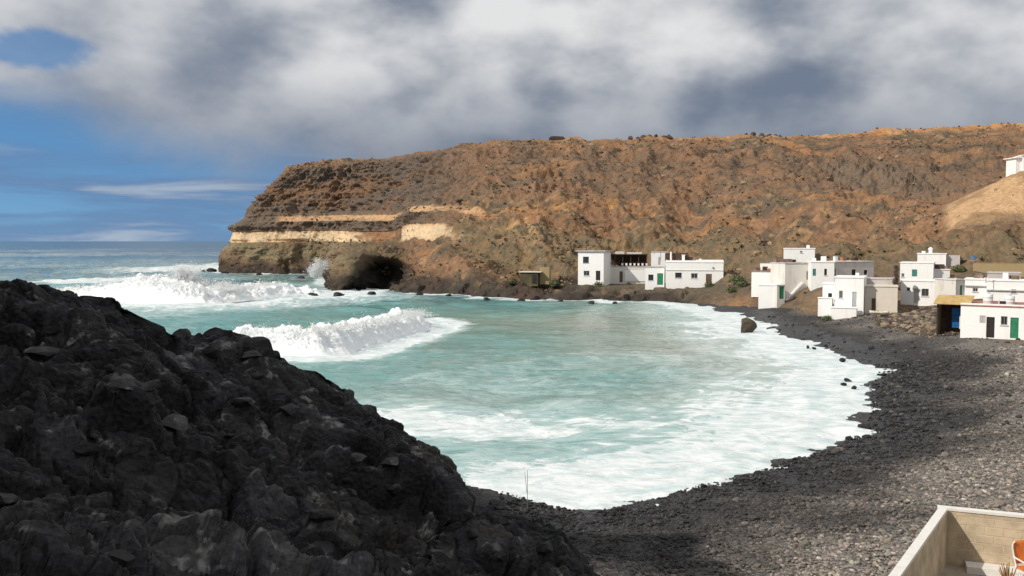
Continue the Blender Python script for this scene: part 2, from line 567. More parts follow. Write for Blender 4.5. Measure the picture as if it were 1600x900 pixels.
def mat_sea():
    m, nt, b = new_mat('sea_water'); t = NT(nt)
    p = t.pos()
    col = t.attr('col'); foam = t.attr('foam', 'Fac')
    near = t.attr('near', 'Fac')                       # 1 in the bay, 0 on the open sea
    # foam lace: warped, stretched along the swell
    q = t.scale(p, (0.5, 0.95, 1.0))
    wn = t.N('ShaderNodeTexNoise'); t.L(q, wn.inputs['Vector']); wn.inputs['Scale'].default_value = 0.35; wn.inputs['Detail'].default_value = 3
    wv = t.N('ShaderNodeVectorMath'); wv.operation = 'MULTIPLY_ADD'
    t.L(wn.outputs['Color'], wv.inputs[0]); wv.inputs[1].default_value = (3.2, 3.2, 0); t.L(q, wv.inputs[2])
    a1 = t.noise(wv.outputs[0], 0.42, 7, 0.66, 0.6)
    lace = t.voro(wv.outputs[0], 0.75, 'DISTANCE_TO_EDGE')
    lace2 = t.voro(wv.outputs[0], 1.9, 'DISTANCE_TO_EDGE')
    cell = t.m('MAXIMUM', t.rng(lace, 0.30, 0.0), t.m('MULTIPLY', t.rng(lace2, 0.30, 0.0), 0.7))
    # value 0..1 that foam must exceed
    # streaks drawn out along the beach by the backwash
    sp = t.N('ShaderNodeSeparateXYZ'); t.L(wv.outputs[0], sp.inputs[0])
    cs = t.N('ShaderNodeCombineXYZ'); t.L(t.m('MULTIPLY', t.attr('sdist', 'Fac'), 0.85), cs.inputs[0])
    t.L(t.m('MULTIPLY', t.m('SUBTRACT', sp.outputs[0], sp.outputs[1]), 0.16), cs.inputs[1])
    st = t.noise(cs.outputs[0], 1.0, 6, 0.6, 0.5)
    a2 = t.noise(wv.outputs[0], 1.7, 6, 0.62, 0.5)
    v = t.m('ADD', t.m('ADD', t.m('MULTIPLY', a1, 0.44), t.m('MULTIPLY', a2, 0.24)), t.m('ADD', t.m('MULTIPLY', st, 0.18), t.m('MULTIPLY', cell, 0.13)))
    thr = t.m('SUBTRACT', 0.915, t.m('MULTIPLY', foam, 0.72))
    fm = t.rng(t.m('SUBTRACT', v, thr), -0.06, 0.09)
    veil = t.m('MULTIPLY', t.rng(t.m('SUBTRACT', v, thr), -0.30, 0.06), 0.52)
    fm = t.m('MAXIMUM', fm, veil)
    n2 = t.noise(p, 0.11, 4, 0.6)
    wc = t.mix(t.rng(n2, 0.35, 0.65, 0.0, 0.35), col, t.mix(1.0, col, (0.72, 0.82, 0.78), 'MULTIPLY'))
    fc = t.mix(t.rng(t.m('ADD', t.m('MULTIPLY', st, 0.25), t.m('MULTIPLY', t.noise(wv.outputs[0], 1.1, 7, 0.68), 0.75)), 0.36, 0.62), (0.48, 0.585, 0.59), (0.76, 0.78, 0.785))
    c = t.mix(fm, wc, fc)
    t.L(c, b.inputs['Base Color'])
    t.L(t.rng(fm, 0.1, 0.8, 0.16, 0.85), b.inputs['Roughness'])
    t.L(t.rng(fm, 0.1, 0.8, 0.32, 0.1), b.inputs['Specular IOR Level'])
    w1 = t.noise(t.scale(p, (0.7, 1.0, 1)), 1.1, 6, 0.62, 0.4)
    w2 = t.noise(t.scale(p, (0.5, 1.0, 1)), 0.16, 5, 0.6, 0.3)
    hb = t.m('ADD', t.m('MULTIPLY', w1, 0.35), t.m('MULTIPLY', w2, 1.6))
    hb = t.m('ADD', hb, t.m('MULTIPLY', fm, 0.16))
    t.L(t.bump(hb, 0.75, 0.55), b.inputs['Normal'])
    return m


M['sea'] = mat_sea()


def mat_beach():
    m, nt, b = new_mat('black_shingle'); t = NT(nt)
    p = t.pos()
    c = t.attr('col')
    v1 = t.voro(p, 11.0); r1 = t.voro(p, 11.0, 'F1', 'Color')
    v2 = t.voro(p, 4.5); r2 = t.voro(p, 4.5, 'F1', 'Color')
    bw = t.N('ShaderNodeRGBToBW'); t.L(r1, bw.inputs[0])
    bw2 = t.N('ShaderNodeRGBToBW'); t.L(r2, bw2.inputs[0])
    g = t.m('MULTIPLY', t.rng(bw.outputs[0], 0.15, 0.85, 0.5, 1.6, False), t.rng(bw2.outputs[0], 0.15, 0.85, 0.75, 1.25, False))
    gn = t.N('ShaderNodeCombineColor')
    for i in range(3): t.L(g, gn.inputs[i])
    t.L(t.mix(1.0, c, gn.outputs[0], 'MULTIPLY'), b.inputs['Base Color'])
    wet = t.attr('wet', 'Fac')
    t.L(t.rng(wet, 0, 1, 0.92, 0.38), b.inputs['Roughness'])
    b.inputs['Specular IOR Level'].default_value = 0.3
    h = t.m('ADD', t.m('MULTIPLY', v1, -0.5), t.m('MULTIPLY', v2, -0.8))
    t.L(t.bump(h, 1.0, 0.16), b.inputs['Normal'])
    return m


M['beach'] = mat_beach()


def mat_pebble():
    m, nt, b = new_mat('pebble'); t = NT(nt)
    t.L(t.attr('col'), b.inputs['Base Color'])
    t.L(t.attr('rough', 'Fac'), b.inputs['Roughness'])
    b.inputs['Specular IOR Level'].default_value = 0.3
    return m


M['pebble'] = mat_pebble()

# ---------------------------------------------------------------- plan of the coast
SHORE_PX = [(345, 426), (388, 428), (430, 429), (470, 428), (505, 428), (514, 440), (517, 455), (540, 460), (565, 459), (605, 454), (640, 457),
            (690, 460), (740, 463), (780, 466), (830, 468), (880, 469), (940, 470), (985, 468), (1030, 468), (1080, 476),
            (1130, 486), (1180, 500), (1215, 520), (1260, 534), (1310, 552), (1372, 578), (1352, 610), (1356, 640),
            (1345, 672), (1290, 700), (1200, 727), (1100, 757), (1000, 782), (910, 803)]
SHORE = np.array([on_level(a, b, 0.0)[:2] for a, b in SHORE_PX])
I_BEACH = 18                               # from here on it is the shingle beach
ROCKY_TAIL = np.array([(-1.5, 35.5), (-7, 37.5), (-14, 40), (-26, 43), (-45, 42), (-80, 25), (-90, -60)])
LAND = np.vstack([SHORE, ROCKY_TAIL, [(190, -60), (420, 100), (420, 700), (-40, 700), (-85, 380)]])


def seg_dist(P, line):
    """distance of points (...,2) to an open polyline"""
    best = np.full(P.shape[:-1], 1e9)
    for a, b in zip(line[:-1], line[1:]):
        d = b - a
        t = np.clip(((P - a) @ d) / (d @ d), 0, 1)
        q = a + t[..., None] * d
        best = np.minimum(best, np.hypot(P[..., 0] - q[..., 0], P[..., 1] - q[..., 1]))
    return best


def inside(P, poly):
    r = np.zeros(P.shape[:-1], bool)
    x, y = P[..., 0], P[..., 1]
    n = len(poly)
    for i in range(n):
        (x1, y1), (x2, y2) = poly[i], poly[(i + 1) % n]
        if y1 == y2: continue
        c = ((y1 > y) != (y2 > y)) & (x < (x2 - x1) * (y - y1) / (y2 - y1) + x1)
        r ^= c
    return r


BEACH_LINE = SHORE[I_BEACH:]


# ---------------------------------------------------------------- beach
def beach_base(P):
    """height of the shingle, P (...,2)"""
    d = seg_dist(P, BEACH_LINE)
    ins = inside(P, LAND)
    sd = np.where(ins, d, -d)
    q = np.concatenate([P, np.zeros(P.shape[:-1] + (1,))], -1)
    wob = fbm(q * 0.16, 3, 5) * 1.0 + fbm(q * 0.7, 2, 9) * 0.25
    s = sd + wob * np.clip(1.2 - np.abs(sd) / 14, 0.2, 1)
    z = np.where(s < 0, s * 0.14, 0.15 * s / (1 + s / 26.0) ** 0.75)
    # storm ridge and slight banks
    z += 0.28 * np.exp(-((sd - 11) / 3.0) ** 2) * sstep(P[..., 1], 20, 40)
    # the slope below the photographer's own stand
    y = P[..., 1]
    stand = 10.5 - 0.42 * np.maximum(y, 0) - 1.6 + 0.0 * y
    z = np.where(ins, np.maximum(z, np.minimum(stand, 8.9)), z)
    return z, sd, d


xs = np.concatenate([np.arange(-6, 30, 0.16), np.arange(30, 75, 0.6)])
ys = np.concatenate([np.arange(-6, 16, 1.0), np.arange(16, 50, 0.17), np.arange(50, 95, 0.4), np.arange(95, 172, 1.0)])
gx, gy = np.meshgrid(xs, ys, indexing='ij')
P2 = np.stack([gx, gy], -1)
bz, bsd, bd = beach_base(P2)
P3 = np.concatenate([P2, np.zeros(gx.shape + (1,))], -1)
bz = bz + fbm(P3 * 0.9, 3, 21) * 0.07 + fbm(P3 * 3.1, 2, 33) * 0.035
earth = sstep(bsd + fbm(P3 * 0.16, 3, 44) * 9, 9, 20) * sstep(gy, 50, 68)
wet = sstep(bsd + fbm(P3 * 0.4, 2, 4) * 1.4, 6.5, 2.0)
dry = sstep(bsd + fbm(P3 * 0.13, 3, 8) * 7, 4, 13)
bcol = mixv(v3(0.046, 0.043, 0.042), v3(0.175, 0.157, 0.139), dry)
bcol = mixv(bcol, v3(0.021, 0.021, 0.023), wet * 0.9)
bcol = mixv(bcol, v3(0.165, 0.128, 0.092), earth * 0.85)
keep = ((bsd > -7) & ~((gx < 0.165 * gy) & (gy > 100)))[:-1, :-1]
beach = grid_obj('beach', np.concatenate([P2, bz[..., None]], -1), M['beach'], keep, cols={'col': bcol}, vals={'wet': wet})
tag(beach, kind='structure')


def beach_z(x, y):
    return float(beach_base(np.array([[x, y]], float))[0][0])


# pebbles: real stones lying on the shingle
def ico():
    t = (1 + 5 ** 0.5) / 2
    v = np.array([(-1, t, 0), (1, t, 0), (-1, -t, 0), (1, -t, 0), (0, -1, t), (0, 1, t), (0, -1, -t), (0, 1, -t), (t, 0, -1), (t, 0, 1), (-t, 0, -1), (-t, 0, 1)], float)
    v /= np.linalg.norm(v[0])
    f = np.array([(0, 11, 5), (0, 5, 1), (0, 1, 7), (0, 7, 10), (0, 10, 11), (1, 5, 9), (5, 11, 4), (11, 10, 2), (10, 7, 6), (7, 1, 8),
                  (3, 9, 4), (3, 4, 2), (3, 2, 6), (3, 6, 8), (3, 8, 9), (4, 9, 5), (2, 4, 11), (6, 2, 10), (8, 6, 7), (9, 8, 1)])
    return v, f


ICO_V, ICO_F = ico()


def rand_rot(n):
    q = RNG.normal(size=(n, 4)); q /= np.linalg.norm(q, axis=1, keepdims=True)
    w, x, y, z = q.T
    return np.stack([np.stack([1 - 2 * (y * y + z * z), 2 * (x * y - z * w), 2 * (x * z + y * w)], -1),
                     np.stack([2 * (x * y + z * w), 1 - 2 * (x * x + z * z), 2 * (y * z - x * w)], -1),
                     np.stack([2 * (x * z - y * w), 2 * (y * z + x * w), 1 - 2 * (x * x + y * y)], -1)], -2)


def scatter(name, pos, size, mat, flat=0.7, cols=None, rough=None, jit=0.22, smooth=False):
    n = len(pos)
    base = ICO_V[None] * (1 + RNG.uniform(-jit, jit, (n, 12, 1)))
    sc = np.stack([RNG.uniform(0.8, 1.3, n), RNG.uniform(0.75, 1.1, n), RNG.uniform(flat * 0.75, flat * 1.2, n)], -1)
    V = np.einsum('nij,nkj->nki', rand_rot(n), base) * sc[:, None, :]
    V = V * size[:, None, None] + pos[:, None, :]
    Fc = ICO_F[None] + (np.arange(n) * 12)[:, None, None]
    c = {'col': np.repeat(cols, 12, 0)} if cols is not None else {}
    vv = {'rough': np.repeat(rough, 12)} if rough is not None else {}
    me = raw_mesh(name, V.reshape(-1, 3), Fc.reshape(-1, 3), 3, smooth, c, vv)
    me.materials.append(mat)
    o = bpy.data.objects.new(name, me); COL.objects.link(o)
    tag(o, kind='stuff')
    return o


def make_pebbles():
    n = 46000
    Y = 19.5 + (RNG.random(n) ** 1.7) * 55
    X = RNG.uniform(0, 1, n) * (Y * 0.62 + 3) - 0.5
    P = np.stack([X, Y], -1)
    z, sd, d = beach_base(P)
    ok = (sd > 0.2) & (X < Y * 0.66)
    P, z, sd = P[ok], z[ok], sd[ok]
    n = len(P)
    size = np.clip(RNG.lognormal(math.log(0.038), 0.38, n), 0.022, 0.15) * (0.85 + P[:, 1] / 70)
    shade = RNG.lognormal(-0.05, 0.32, n)
    q = np.concatenate([P, np.zeros((n, 1))], -1)
    dryp = sstep(sd + fbm(q * 0.13, 3, 8) * 7, 4, 13)
    base = mixv(v3(0.048, 0.045, 0.044), v3(0.25, 0.224, 0.198), dryp)
    tint = np.stack([RNG.normal(1.03, 0.06, n), np.ones(n), RNG.normal(0.97, 0.06, n)], -1)
    c = np.clip(base * shade[:, None] * tint, 0.015, 0.5)
    w = sstep(sd + fbm(q * 0.4, 2, 4) * 1.4, 6.5, 2)
    c = c * (1 - 0.62 * w[:, None])
    tag(scatter('pebbles', np.concatenate([P, (z + size * 0.25)[:, None]], -1), size, M['pebble'], 0.7, c, lerp(0.9, 0.4, w)),
        'dark grey pebbles covering the sloping shingle beach', 'pebbles')
    # larger stones higher up and near the village
    n = 1700
    Y = RNG.uniform(40, 125, n); X = Y * RNG.uniform(0.22, 0.62, n)
    P = np.stack([X, Y], -1); z, sd, d = beach_base(P)
    ok = (sd > 0.5) & (sd < 26) & (z < 4)
    P, z = P[ok], z[ok]; n = len(P)
    size = np.clip(RNG.lognormal(math.log(0.11), 0.4, n), 0.06, 0.4)
    c = mixv(v3(0.03, 0.03, 0.03)[None].repeat(n, 0), v3(0.14, 0.12, 0.10)[None].repeat(n, 0), RNG.random(n) ** 2)
    tag(scatter('beach_stones', np.concatenate([P, (z + size * 0.2)[:, None]], -1), size, M['pebble'], 0.7, c, np.full(n, 0.85)),
        'dark loose stones strewn over the upper beach below the white houses', 'stones')
    n = 2600
    px = RNG.uniform(1370, 1505, n); D = RNG.uniform(84, 112, n)
    P = np.stack([(px - 800) / F * D, D], -1); z, sd, d = beach_base(P)
    ok = sd > 9
    P, z = P[ok], z[ok]; n = len(P)
    size = np.clip(RNG.lognormal(math.log(0.13), 0.5, n), 0.06, 0.55)
    c = mixv(v3(0.06, 0.05, 0.042)[None].repeat(n, 0), v3(0.30, 0.23, 0.16)[None].repeat(n, 0), RNG.random(n) ** 1.6)
    tag(scatter('rubble', np.concatenate([P, (z + size * 0.25)[:, None]], -1), size, M['pebble'], 0.75, c, np.full(n, 0.95)),
        'brown stone rubble on the bank between the cottage and the shed', 'rubble')


make_pebbles()

# ---------------------------------------------------------------- the headland and the hillside behind the village
# one row of survey points per station along the coast: (x, y) on the photograph and the distance ahead
#        waterline        low            shoulder        band foot      band top       2nd foot       2nd top        mid            lip            skyline
ST = [
    [(372, 424, 380), (375, 405, 380), (380, 392, 381), (385, 377, 383), (388, 362, 384), (390, 350, 385), (402, 340, 386), (420, 312, 388), (445, 285, 390), (456, 264, 393)],
    [(345, 426, 301), (347, 405, 303), (352, 392, 304), (361, 377, 306), (366, 362, 307), (366, 351, 308), (385, 340, 309), (404, 313, 313), (433, 286, 317), (447, 262, 322)],
    [(388, 428, 289), (390, 405, 292), (392, 390, 294), (396, 377, 298), (398, 362, 299), (400, 348, 301), (410, 338, 302), (425, 308, 307), (450, 275, 313), (462, 256, 320)],
    [(430, 429, 284), (432, 406, 288), (434, 390, 291), (436, 376, 295), (438, 361, 296), (440, 345, 298), (441, 338, 300), (450, 305, 306), (470, 268, 313), (480, 253, 320)],
    [(505, 428, 281), (505, 408, 285), (505, 392, 288), (505, 375, 291), (505, 360, 292), (505, 344, 294), (505, 337, 296), (510, 300, 304), (520, 265, 312), (525, 251, 322)],
    [(512, 441, 222), (514, 418, 235), (520, 400, 255), (530, 375, 288), (530, 360, 290), (530, 343, 292), (530, 336, 294), (535, 298, 303), (545, 262, 312), (548, 250, 323)],
    [(517, 455, 188), (521, 430, 191), (530, 404, 200), (548, 376, 283), (548, 361, 285), (548, 343, 288), (548, 336, 290), (552, 298, 300), (562, 261, 312), (566, 248, 324)],
    [(565, 459, 179), (570, 428, 184), (575, 398, 194), (590, 377, 268), (590, 362, 271), (590, 343, 274), (590, 336, 276), (595, 298, 292), (602, 259, 310), (606, 246, 326)],
    [(605, 455, 184), (606, 430, 188), (608, 400, 196), (618, 376, 258), (618, 360, 262), (618, 342, 266), (618, 335, 268), (622, 296, 286), (630, 255, 306), (634, 243, 326)],
    [(640, 457, 181), (640, 438, 185), (640, 408, 193), (640, 374, 244), (640, 350, 249), (640, 330, 253), (640, 323, 255), (645, 290, 273), (655, 250, 300), (660, 238, 326)],
    [(725, 462, 172), (722, 446, 176), (720, 405, 189), (720, 368, 214), (722, 350, 222), (725, 330, 231), (727, 323, 235), (730, 285, 258), (735, 245, 290), (738, 225, 322)],
    [(780, 466, 165), (780, 448, 169), (778, 415, 181), (776, 380, 198), (776, 355, 210), (778, 333, 220), (778, 321, 226), (780, 282, 254), (782, 242, 290), (785, 221, 321)],
    [(830, 468, 161), (830, 450, 165), (830, 428, 174), (830, 392, 189), (830, 360, 202), (830, 335, 213), (830, 320, 219), (830, 280, 250), (832, 240, 290), (835, 219, 320)],
    [(890, 470, 157), (890, 450, 163), (890, 443, 172), (890, 398, 190), (890, 362, 204), (890, 337, 215), (890, 320, 222), (890, 280, 252), (890, 240, 290), (890, 217, 320)],
    [(1000, 470, 156), (1000, 452, 160), (1000, 441, 174), (1000, 400, 192), (1000, 362, 205), (1000, 336, 217), (1000, 318, 225), (1000, 275, 256), (1000, 238, 290), (1000, 216, 321)],
    [(1080, 476, 148), (1080, 457, 152), (1080, 446, 164), (1080, 405, 186), (1080, 364, 203), (1080, 338, 215), (1080, 318, 224), (1080, 275, 256), (1080, 238, 290), (1080, 217, 323)],
    [(1160, 483, 134), (1160, 463, 142), (1160, 443, 150), (1160, 412, 164), (1160, 368, 185), (1160, 341, 200), (1160, 320, 210), (1160, 276, 250), (1160, 238, 290), (1160, 213, 325)],
    [(1230, 477, 127), (1230, 465, 133), (1230, 438, 141), (1230, 411, 151), (1230, 374, 170), (1230, 345, 185), (1230, 322, 198), (1230, 278, 245), (1230, 238, 290), (1230, 212, 325)],
    [(1300, 494, 109), (1300, 481, 114), (1300, 446, 127), (1300, 415, 142), (1300, 374, 160), (1300, 345, 175), (1300, 322, 192), (1300, 280, 240), (1300, 236, 290), (1300, 210, 325)],
    [(1400, 502, 102), (1400, 484, 111), (1400, 446, 128), (1400, 416, 143), (1400, 374, 158), (1400, 350, 170), (1400, 328, 185), (1400, 284, 238), (1400, 236, 288), (1400, 203, 322)],
    [(1465, 514, 93), (1465, 481, 110), (1465, 446, 125), (1465, 418, 140), (1465, 376, 152), (1465, 352, 161), (1465, 336, 172), (1468, 302, 222), (1468, 236, 286), (1468, 198, 320)],
    [(1530, 522, 87), (1530, 472, 106), (1530, 450, 117), (1530, 428, 132), (1530, 370, 147), (1530, 333, 158), (1530, 298, 171), (1530, 300, 214), (1530, 236, 285), (1530, 196, 320)],
    [(1600, 524, 86), (1600, 474, 105), (1600, 450, 116), (1600, 430, 132), (1600, 364, 146), (1600, 312, 158), (1600, 262, 171), (1600, 285, 212), (1600, 236, 284), (1600, 193, 320)],
    [(1760, 540, 78), (1760, 500, 88), (1760, 450, 104), (1760, 405, 118), (1760, 355, 136), (1760, 300, 155), (1760, 258, 170), (1760, 272, 212), (1760, 230, 282), (1760, 188, 320)],
    [(2200, 550, 76), (2200, 510, 86), (2200, 460, 100), (2200, 405, 114), (2200, 350, 132), (2200, 300, 150), (2200, 255, 168), (2200, 262, 210), (2200, 225, 280), (2200, 182, 320)],
]


def make_hill():
    n_st = len(ST)
    A = np.zeros((n_st, 10, 3)); PX = np.zeros((n_st, 10))
    for i, row in enumerate(ST):
        for j, (px, py, D) in enumerate(row):
            A[i, j] = at(px, py, D); PX[i, j] = px
    # sea bed below, plateau behind
    foot = A[:, :1].copy(); foot[:, 0, 2] = -3.0
    foot[:, 0, :2] *= 0.992
    back = []
    for k, (dd, dz) in enumerate(((60, 1.2), (220, 2.0), (420, -6.0))):
        b = A[:, 9].copy(); s = (b[:, 1] + dd) / b[:, 1]
        b[:, 0] = b[:, 0] * (1 + (s - 1) * 0.55); b[:, 1] += dd; b[:, 2] += dz
        back.append(b[:, None])
    A = np.concatenate([foot, A] + back, 1)                 # rows 0..13; survey rows are 1..10
    PX = np.concatenate([PX[:, :1], PX, PX[:, -1:], PX[:, -1:], PX[:, -1:]], 1)
    # stations: sample along by picture width of the skyline/waterline, finer at the spur
    key = np.zeros(n_st)
    for i in range(1, n_st):
        key[i] = key[i - 1] + max(14, np.abs(PX[i] - PX[i - 1]).max(), 1.2 * np.linalg.norm(A[i, 1, :2] - A[i - 1, 1, :2]) * 0.6)
    nu = 860
    end = key[-3]; dens = np.concatenate([np.linspace(0, end, nu - 40), np.linspace(end, key[-1], 41)[1:]])
    nu = len(dens)

    def interp_u(B):
        # smooth interpolation along the coast (Catmull-Rom limited)
        out = np.zeros((nu,) + B.shape[1:])
        idx = np.clip(np.searchsorted(key, dens, 'right') - 1, 0, n_st - 2)
        t = (dens - key[idx]) / (key[idx + 1] - key[idx])
        i0, i1, i2, i3 = np.maximum(idx - 1, 0), idx, idx + 1, np.minimum(idx + 2, n_st - 1)
        sh = (nu,) + (1,) * (B.ndim - 1)
        t = t.reshape(sh)
        h = (key[i2] - key[i1]).reshape(sh)
        m1 = (B[i2] - B[i0]) / np.maximum(key[i2] - key[i0], 1e-6).reshape(sh) * h * 0.75
        m2 = (B[i3] - B[i1]) / np.maximum(key[i3] - key[i1], 1e-6).reshape(sh) * h * 0.75
        t2, t3 = t * t, t * t * t
        return (2 * t3 - 3 * t2 + 1) * B[i1] + (t3 - 2 * t2 + t) * m1 + (-2 * t3 + 3 * t2) * B[i2] + (t3 - t2) * m2
    U = interp_u(A); UPX = interp_u(PX)
    # rows
    counts = [6, 26, 34, 38, 26, 26, 14, 44, 52, 46, 14, 8, 5]
    vs = np.concatenate([np.linspace(j, j + 1, c, endpoint=False) for j, c in enumerate(counts)] + [[13.0]])
    j = np.clip(vs.astype(int), 0, 12); tt = (vs - j)
    P = U[:, j] * (1 - tt)[None, :, None] + U[:, j + 1] * tt[None, :, None]
    PXG = UPX[:, j] * (1 - tt)[None] + UPX[:, j + 1] * tt[None]
    VG = np.broadcast_to(vs[None], PXG.shape).copy()
    # cave in the spur
    def cave(cx, cv, rx, rv):
        return np.exp(-(((PXG - cx) / rx) ** 4 + ((VG - cv) / rv) ** 4))
    # soften slope kinks a little
    for _ in range(2):
        P[:, 1:-1] = P[:, 1:-1] * 0.5 + (P[:, :-2] + P[:, 2:]) * 0.25
    for _ in range(3):
        P[1:-1] = P[1:-1] * 0.5 + (P[:-2] + P[2:]) * 0.25
    Nn = grid_normals(P)
    if Nn[nu // 2, 60, 1] > 0: Nn = -Nn
    cliff = sstep(PXG, 780, 640) * sstep(VG, 3.9, 4.2) * sstep(VG, 10.0, 9.3)          # banded upper cliff
    lowcl = sstep(PXG, 660, 610) * sstep(VG, 0.9, 1.3) * sstep(VG, 4.1, 3.8)           # lower cliff and spur
    slope = (1 - np.maximum(cliff, lowcl)) * sstep(VG, 1.2, 2.2)
    vill = sstep(PXG, 1100, 1220) * sstep(VG, 4.6, 3.6)                                # terraces under the houses stay calm
    housepad = sstep(PXG, 870, 905) * sstep(PXG, 1170, 1130) * sstep(VG, 3.6, 2.9)
    calm = np.clip(np.maximum(vill, housepad), 0, 1)
    # big shapes
    Q = P.copy()
    knoll = sstep(PXG, 1462, 1485) * sstep(VG, 4.9, 5.5) * sstep(VG, 7.6, 7.2)
    Nn = Nn.copy(); hz = np.clip(np.maximum(cliff, lowcl), 0, 1); Nn[..., 2] *= 1 - 0.85 * hz
    Nn /= np.maximum(np.linalg.norm(Nn, axis=-1, keepdims=True), 1e-6)
    flute = ridged(P * np.array([0.16, 0.16, 0.03]), 4, 3)
    block, b2, cid = worley(P * np.array([0.22, 0.22, 0.16]), 8)
    bandz = np.maximum(sstep(VG, 3.7, 3.95) * sstep(VG, 5.35, 5.05), sstep(VG, 5.8, 5.97) * sstep(VG, 7.3, 7.03))
    strata = (1 - 0.9 * bandz) * np.clip(fbm(np.stack([P[..., 0] * 0.012, P[..., 1] * 0.012, P[..., 2] * 0.55], -1), 3, 12), -1, 1)
    rough = fbm(P * 0.11, 5, 30)
    fine = fbm(P * 0.5, 4, 40)
    gully = ridged(np.stack([P[..., 0] * 0.06, P[..., 1] * 0.025, P[..., 2] * 0.012], -1), 3, 55)
    flute2 = ridged(P * np.array([0.42, 0.42, 0.06]), 3, 133)
    disp = cliff * (1 - 0.75 * bandz) * ((flute - 0.55) * 3.4 + (flute2 - 0.5) * 1.8 + strata * 0.8 + (cid - 0.5) * 1.0 + fine * 0.6)
    disp += lowcl * (1 - 0.8 * sstep(VG, 3.2, 3.9)) * ((flute - 0.5) * 2.4 + (cid - 0.5) * 0.9 + rough * 1.4 + fine * 0.6)
    nG = fbm(np.stack([PXG * 0.016 + rough * 1.3, VG * 0.35 + 0 * PXG, 0 * PXG], -1), 3, 151)
    disp += slope * (nG * 1.3 + rough * 1.1 + (0.55 - gully) * -3.2 + fine * 0.5 + np.maximum(0, 0.35 - block) * 1.0 * (cid > 0.75)) * (1 - calm) * (1 - 0.75 * knoll)
    disp += calm * fine * 0.12
    # rock outcrop on the right part of the slope, cliffy
    outc = np.exp(-((PXG - 1360) / 120) ** 2 - ((VG - 8.1) / 0.55) ** 2)
    disp += outc * ((flute - 0.45) * 5.0)
    outc2 = np.exp(-((PXG - 980) / 200) ** 2 - ((VG - 9.2) / 0.35) ** 2)
    disp += outc2 * ((flute - 0.5) * 3.0 + strata * 2)
    disp *= sstep(VG, 0.0, 1.0) * (1 - 0.6 * sstep(VG, 8.9, 9.6)) * sstep(VG, 10.9, 9.9) + 0.08
    # bands weather back, the hard flows stand proud
    e45 = sstep(VG, 4.95, 5.05) * sstep(VG, 6.02, 5.95) + sstep(VG, 6.98, 7.06) * sstep(VG, 7.9, 7.2)
    disp += cliff * e45 * 0.5
    Q += Nn * disp[..., None]
    sill = rough * 0.3 * sstep(VG, 9.4, 10) * sstep(VG, 10.9, 10)
    Q[..., 2] += sill + fbm(P * 0.35, 3, 77) * 0.35 * sstep(VG, 9.6, 10) * (VG < 10.5)
    # sea cave
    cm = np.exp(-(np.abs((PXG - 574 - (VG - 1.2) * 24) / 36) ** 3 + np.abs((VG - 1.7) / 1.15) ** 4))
    hd = Q[..., :2] / np.linalg.norm(Q[..., :2], axis=-1, keepdims=True)
    Q[..., :2] += hd * (cm * 17)[..., None]
    Q[..., 2] -= cm * 2.2
    # shore rocks
    shore = sstep(VG, 0.7, 1.05) * sstep(VG, 2.6, 1.6) * sstep(PXG, 1130, 1060)
    wk1, wk2, wk3 = worley(Q * 0.42, 17)
    Q[..., 2] += shore * ((wk3 - 0.45) * 1.5 + (0.5 - wk1) * 1.0)
    # ---- colour of the rock, with the cave's shade painted in
    an = np.array([0.6, 0.6, 1.7])
    nA = fbm(P * 0.045 * an, 4, 61); nB = fbm(P * 0.15 * an, 4, 71); nC = fbm(P * 0.5 * np.array([0.8, 0.8, 1.3]), 4, 81); nD = fbm(P * np.array([0.02, 0.02, 0.09]), 3, 91)
    basalt = v3(0.125, 0.100, 0.080); brown = v3(0.228, 0.128, 0.072); olive = v3(0.168, 0.118, 0.072)
    orange = v3(0.40, 0.195, 0.08); tan = v3(0.44, 0.27, 0.13); cream = v3(0.62, 0.46, 0.29); pale = v3(0.205, 0.165, 0.098)
    col = mixv(brown + 0 * P.astype(np.float32), olive, sstep(nB + nA, -0.15, 0.45))
    col = mixv(col, v3(0.098, 0.08, 0.058), sstep(nB - nC * 0.6, 0.0, 0.45) * 0.75)
    col = mixv(col, orange, sstep(nA - nB * 0.6 + nC * 0.3, 0.28, 0.7) * 0.6)
    col = mixv(col, tan, sstep(nC + nB * 0.7, 0.42, 0.75) * 0.5)
    nS = fbm(np.stack([PXG * 0.022 + nB * 1.6 + rough, VG * 0.5 + nA, 0 * PXG], -1), 4, 141)       # scree and wash lines running downhill
    col = mixv(col, v3(0.30, 0.185, 0.105) + 0 * col, slope * sstep(nS, 0.10, 0.5) * 0.5)
    col = mixv(col, v3(0.10, 0.08, 0.058) + 0 * col, slope * sstep(nS, -0.12, -0.5) * 0.5)
    up_ = sstep(VG, 7.0, 7.5) * sstep(VG, 9.6, 8.8)
    col = mixv(col, v3(0.158, 0.106, 0.072) + 0 * col, up_ * (0.45 + 0.5 * sstep(nB, -0.2, 0.3)) * 0.75)
    ledge = np.exp(-((VG - 9.15 - 0.25 * nA) / 0.05) ** 2) + np.exp(-((VG - 8.45 - 0.4 * nA) / 0.06) ** 2)
    col = mixv(col, v3(0.06, 0.05, 0.042) + 0 * col, np.clip(ledge, 0, 1) * sstep(nB + nC, -0.1, 0.25) * 0.8)
    outm = np.exp(-((PXG - 1370) / 90) ** 2 - ((VG - 8.0) / 0.5) ** 2)
    col = mixv(col, v3(0.15, 0.115, 0.085) + 0 * col, np.clip(outm * 1.4, 0, 1) * 0.7)
    # dark flows of the headland
    dk = cliff * sstep(VG, 4.9, 5.0)
    dcol = mixv(basalt + 0 * col, brown * 0.9, sstep(nB + nD, -0.1, 0.5) * 0.75)
    dcol = mixv(dcol, olive * 0.8, sstep(nC, 0.0, 0.5) * 0.4)
    col = mixv(col, dcol, dk * 0.9)
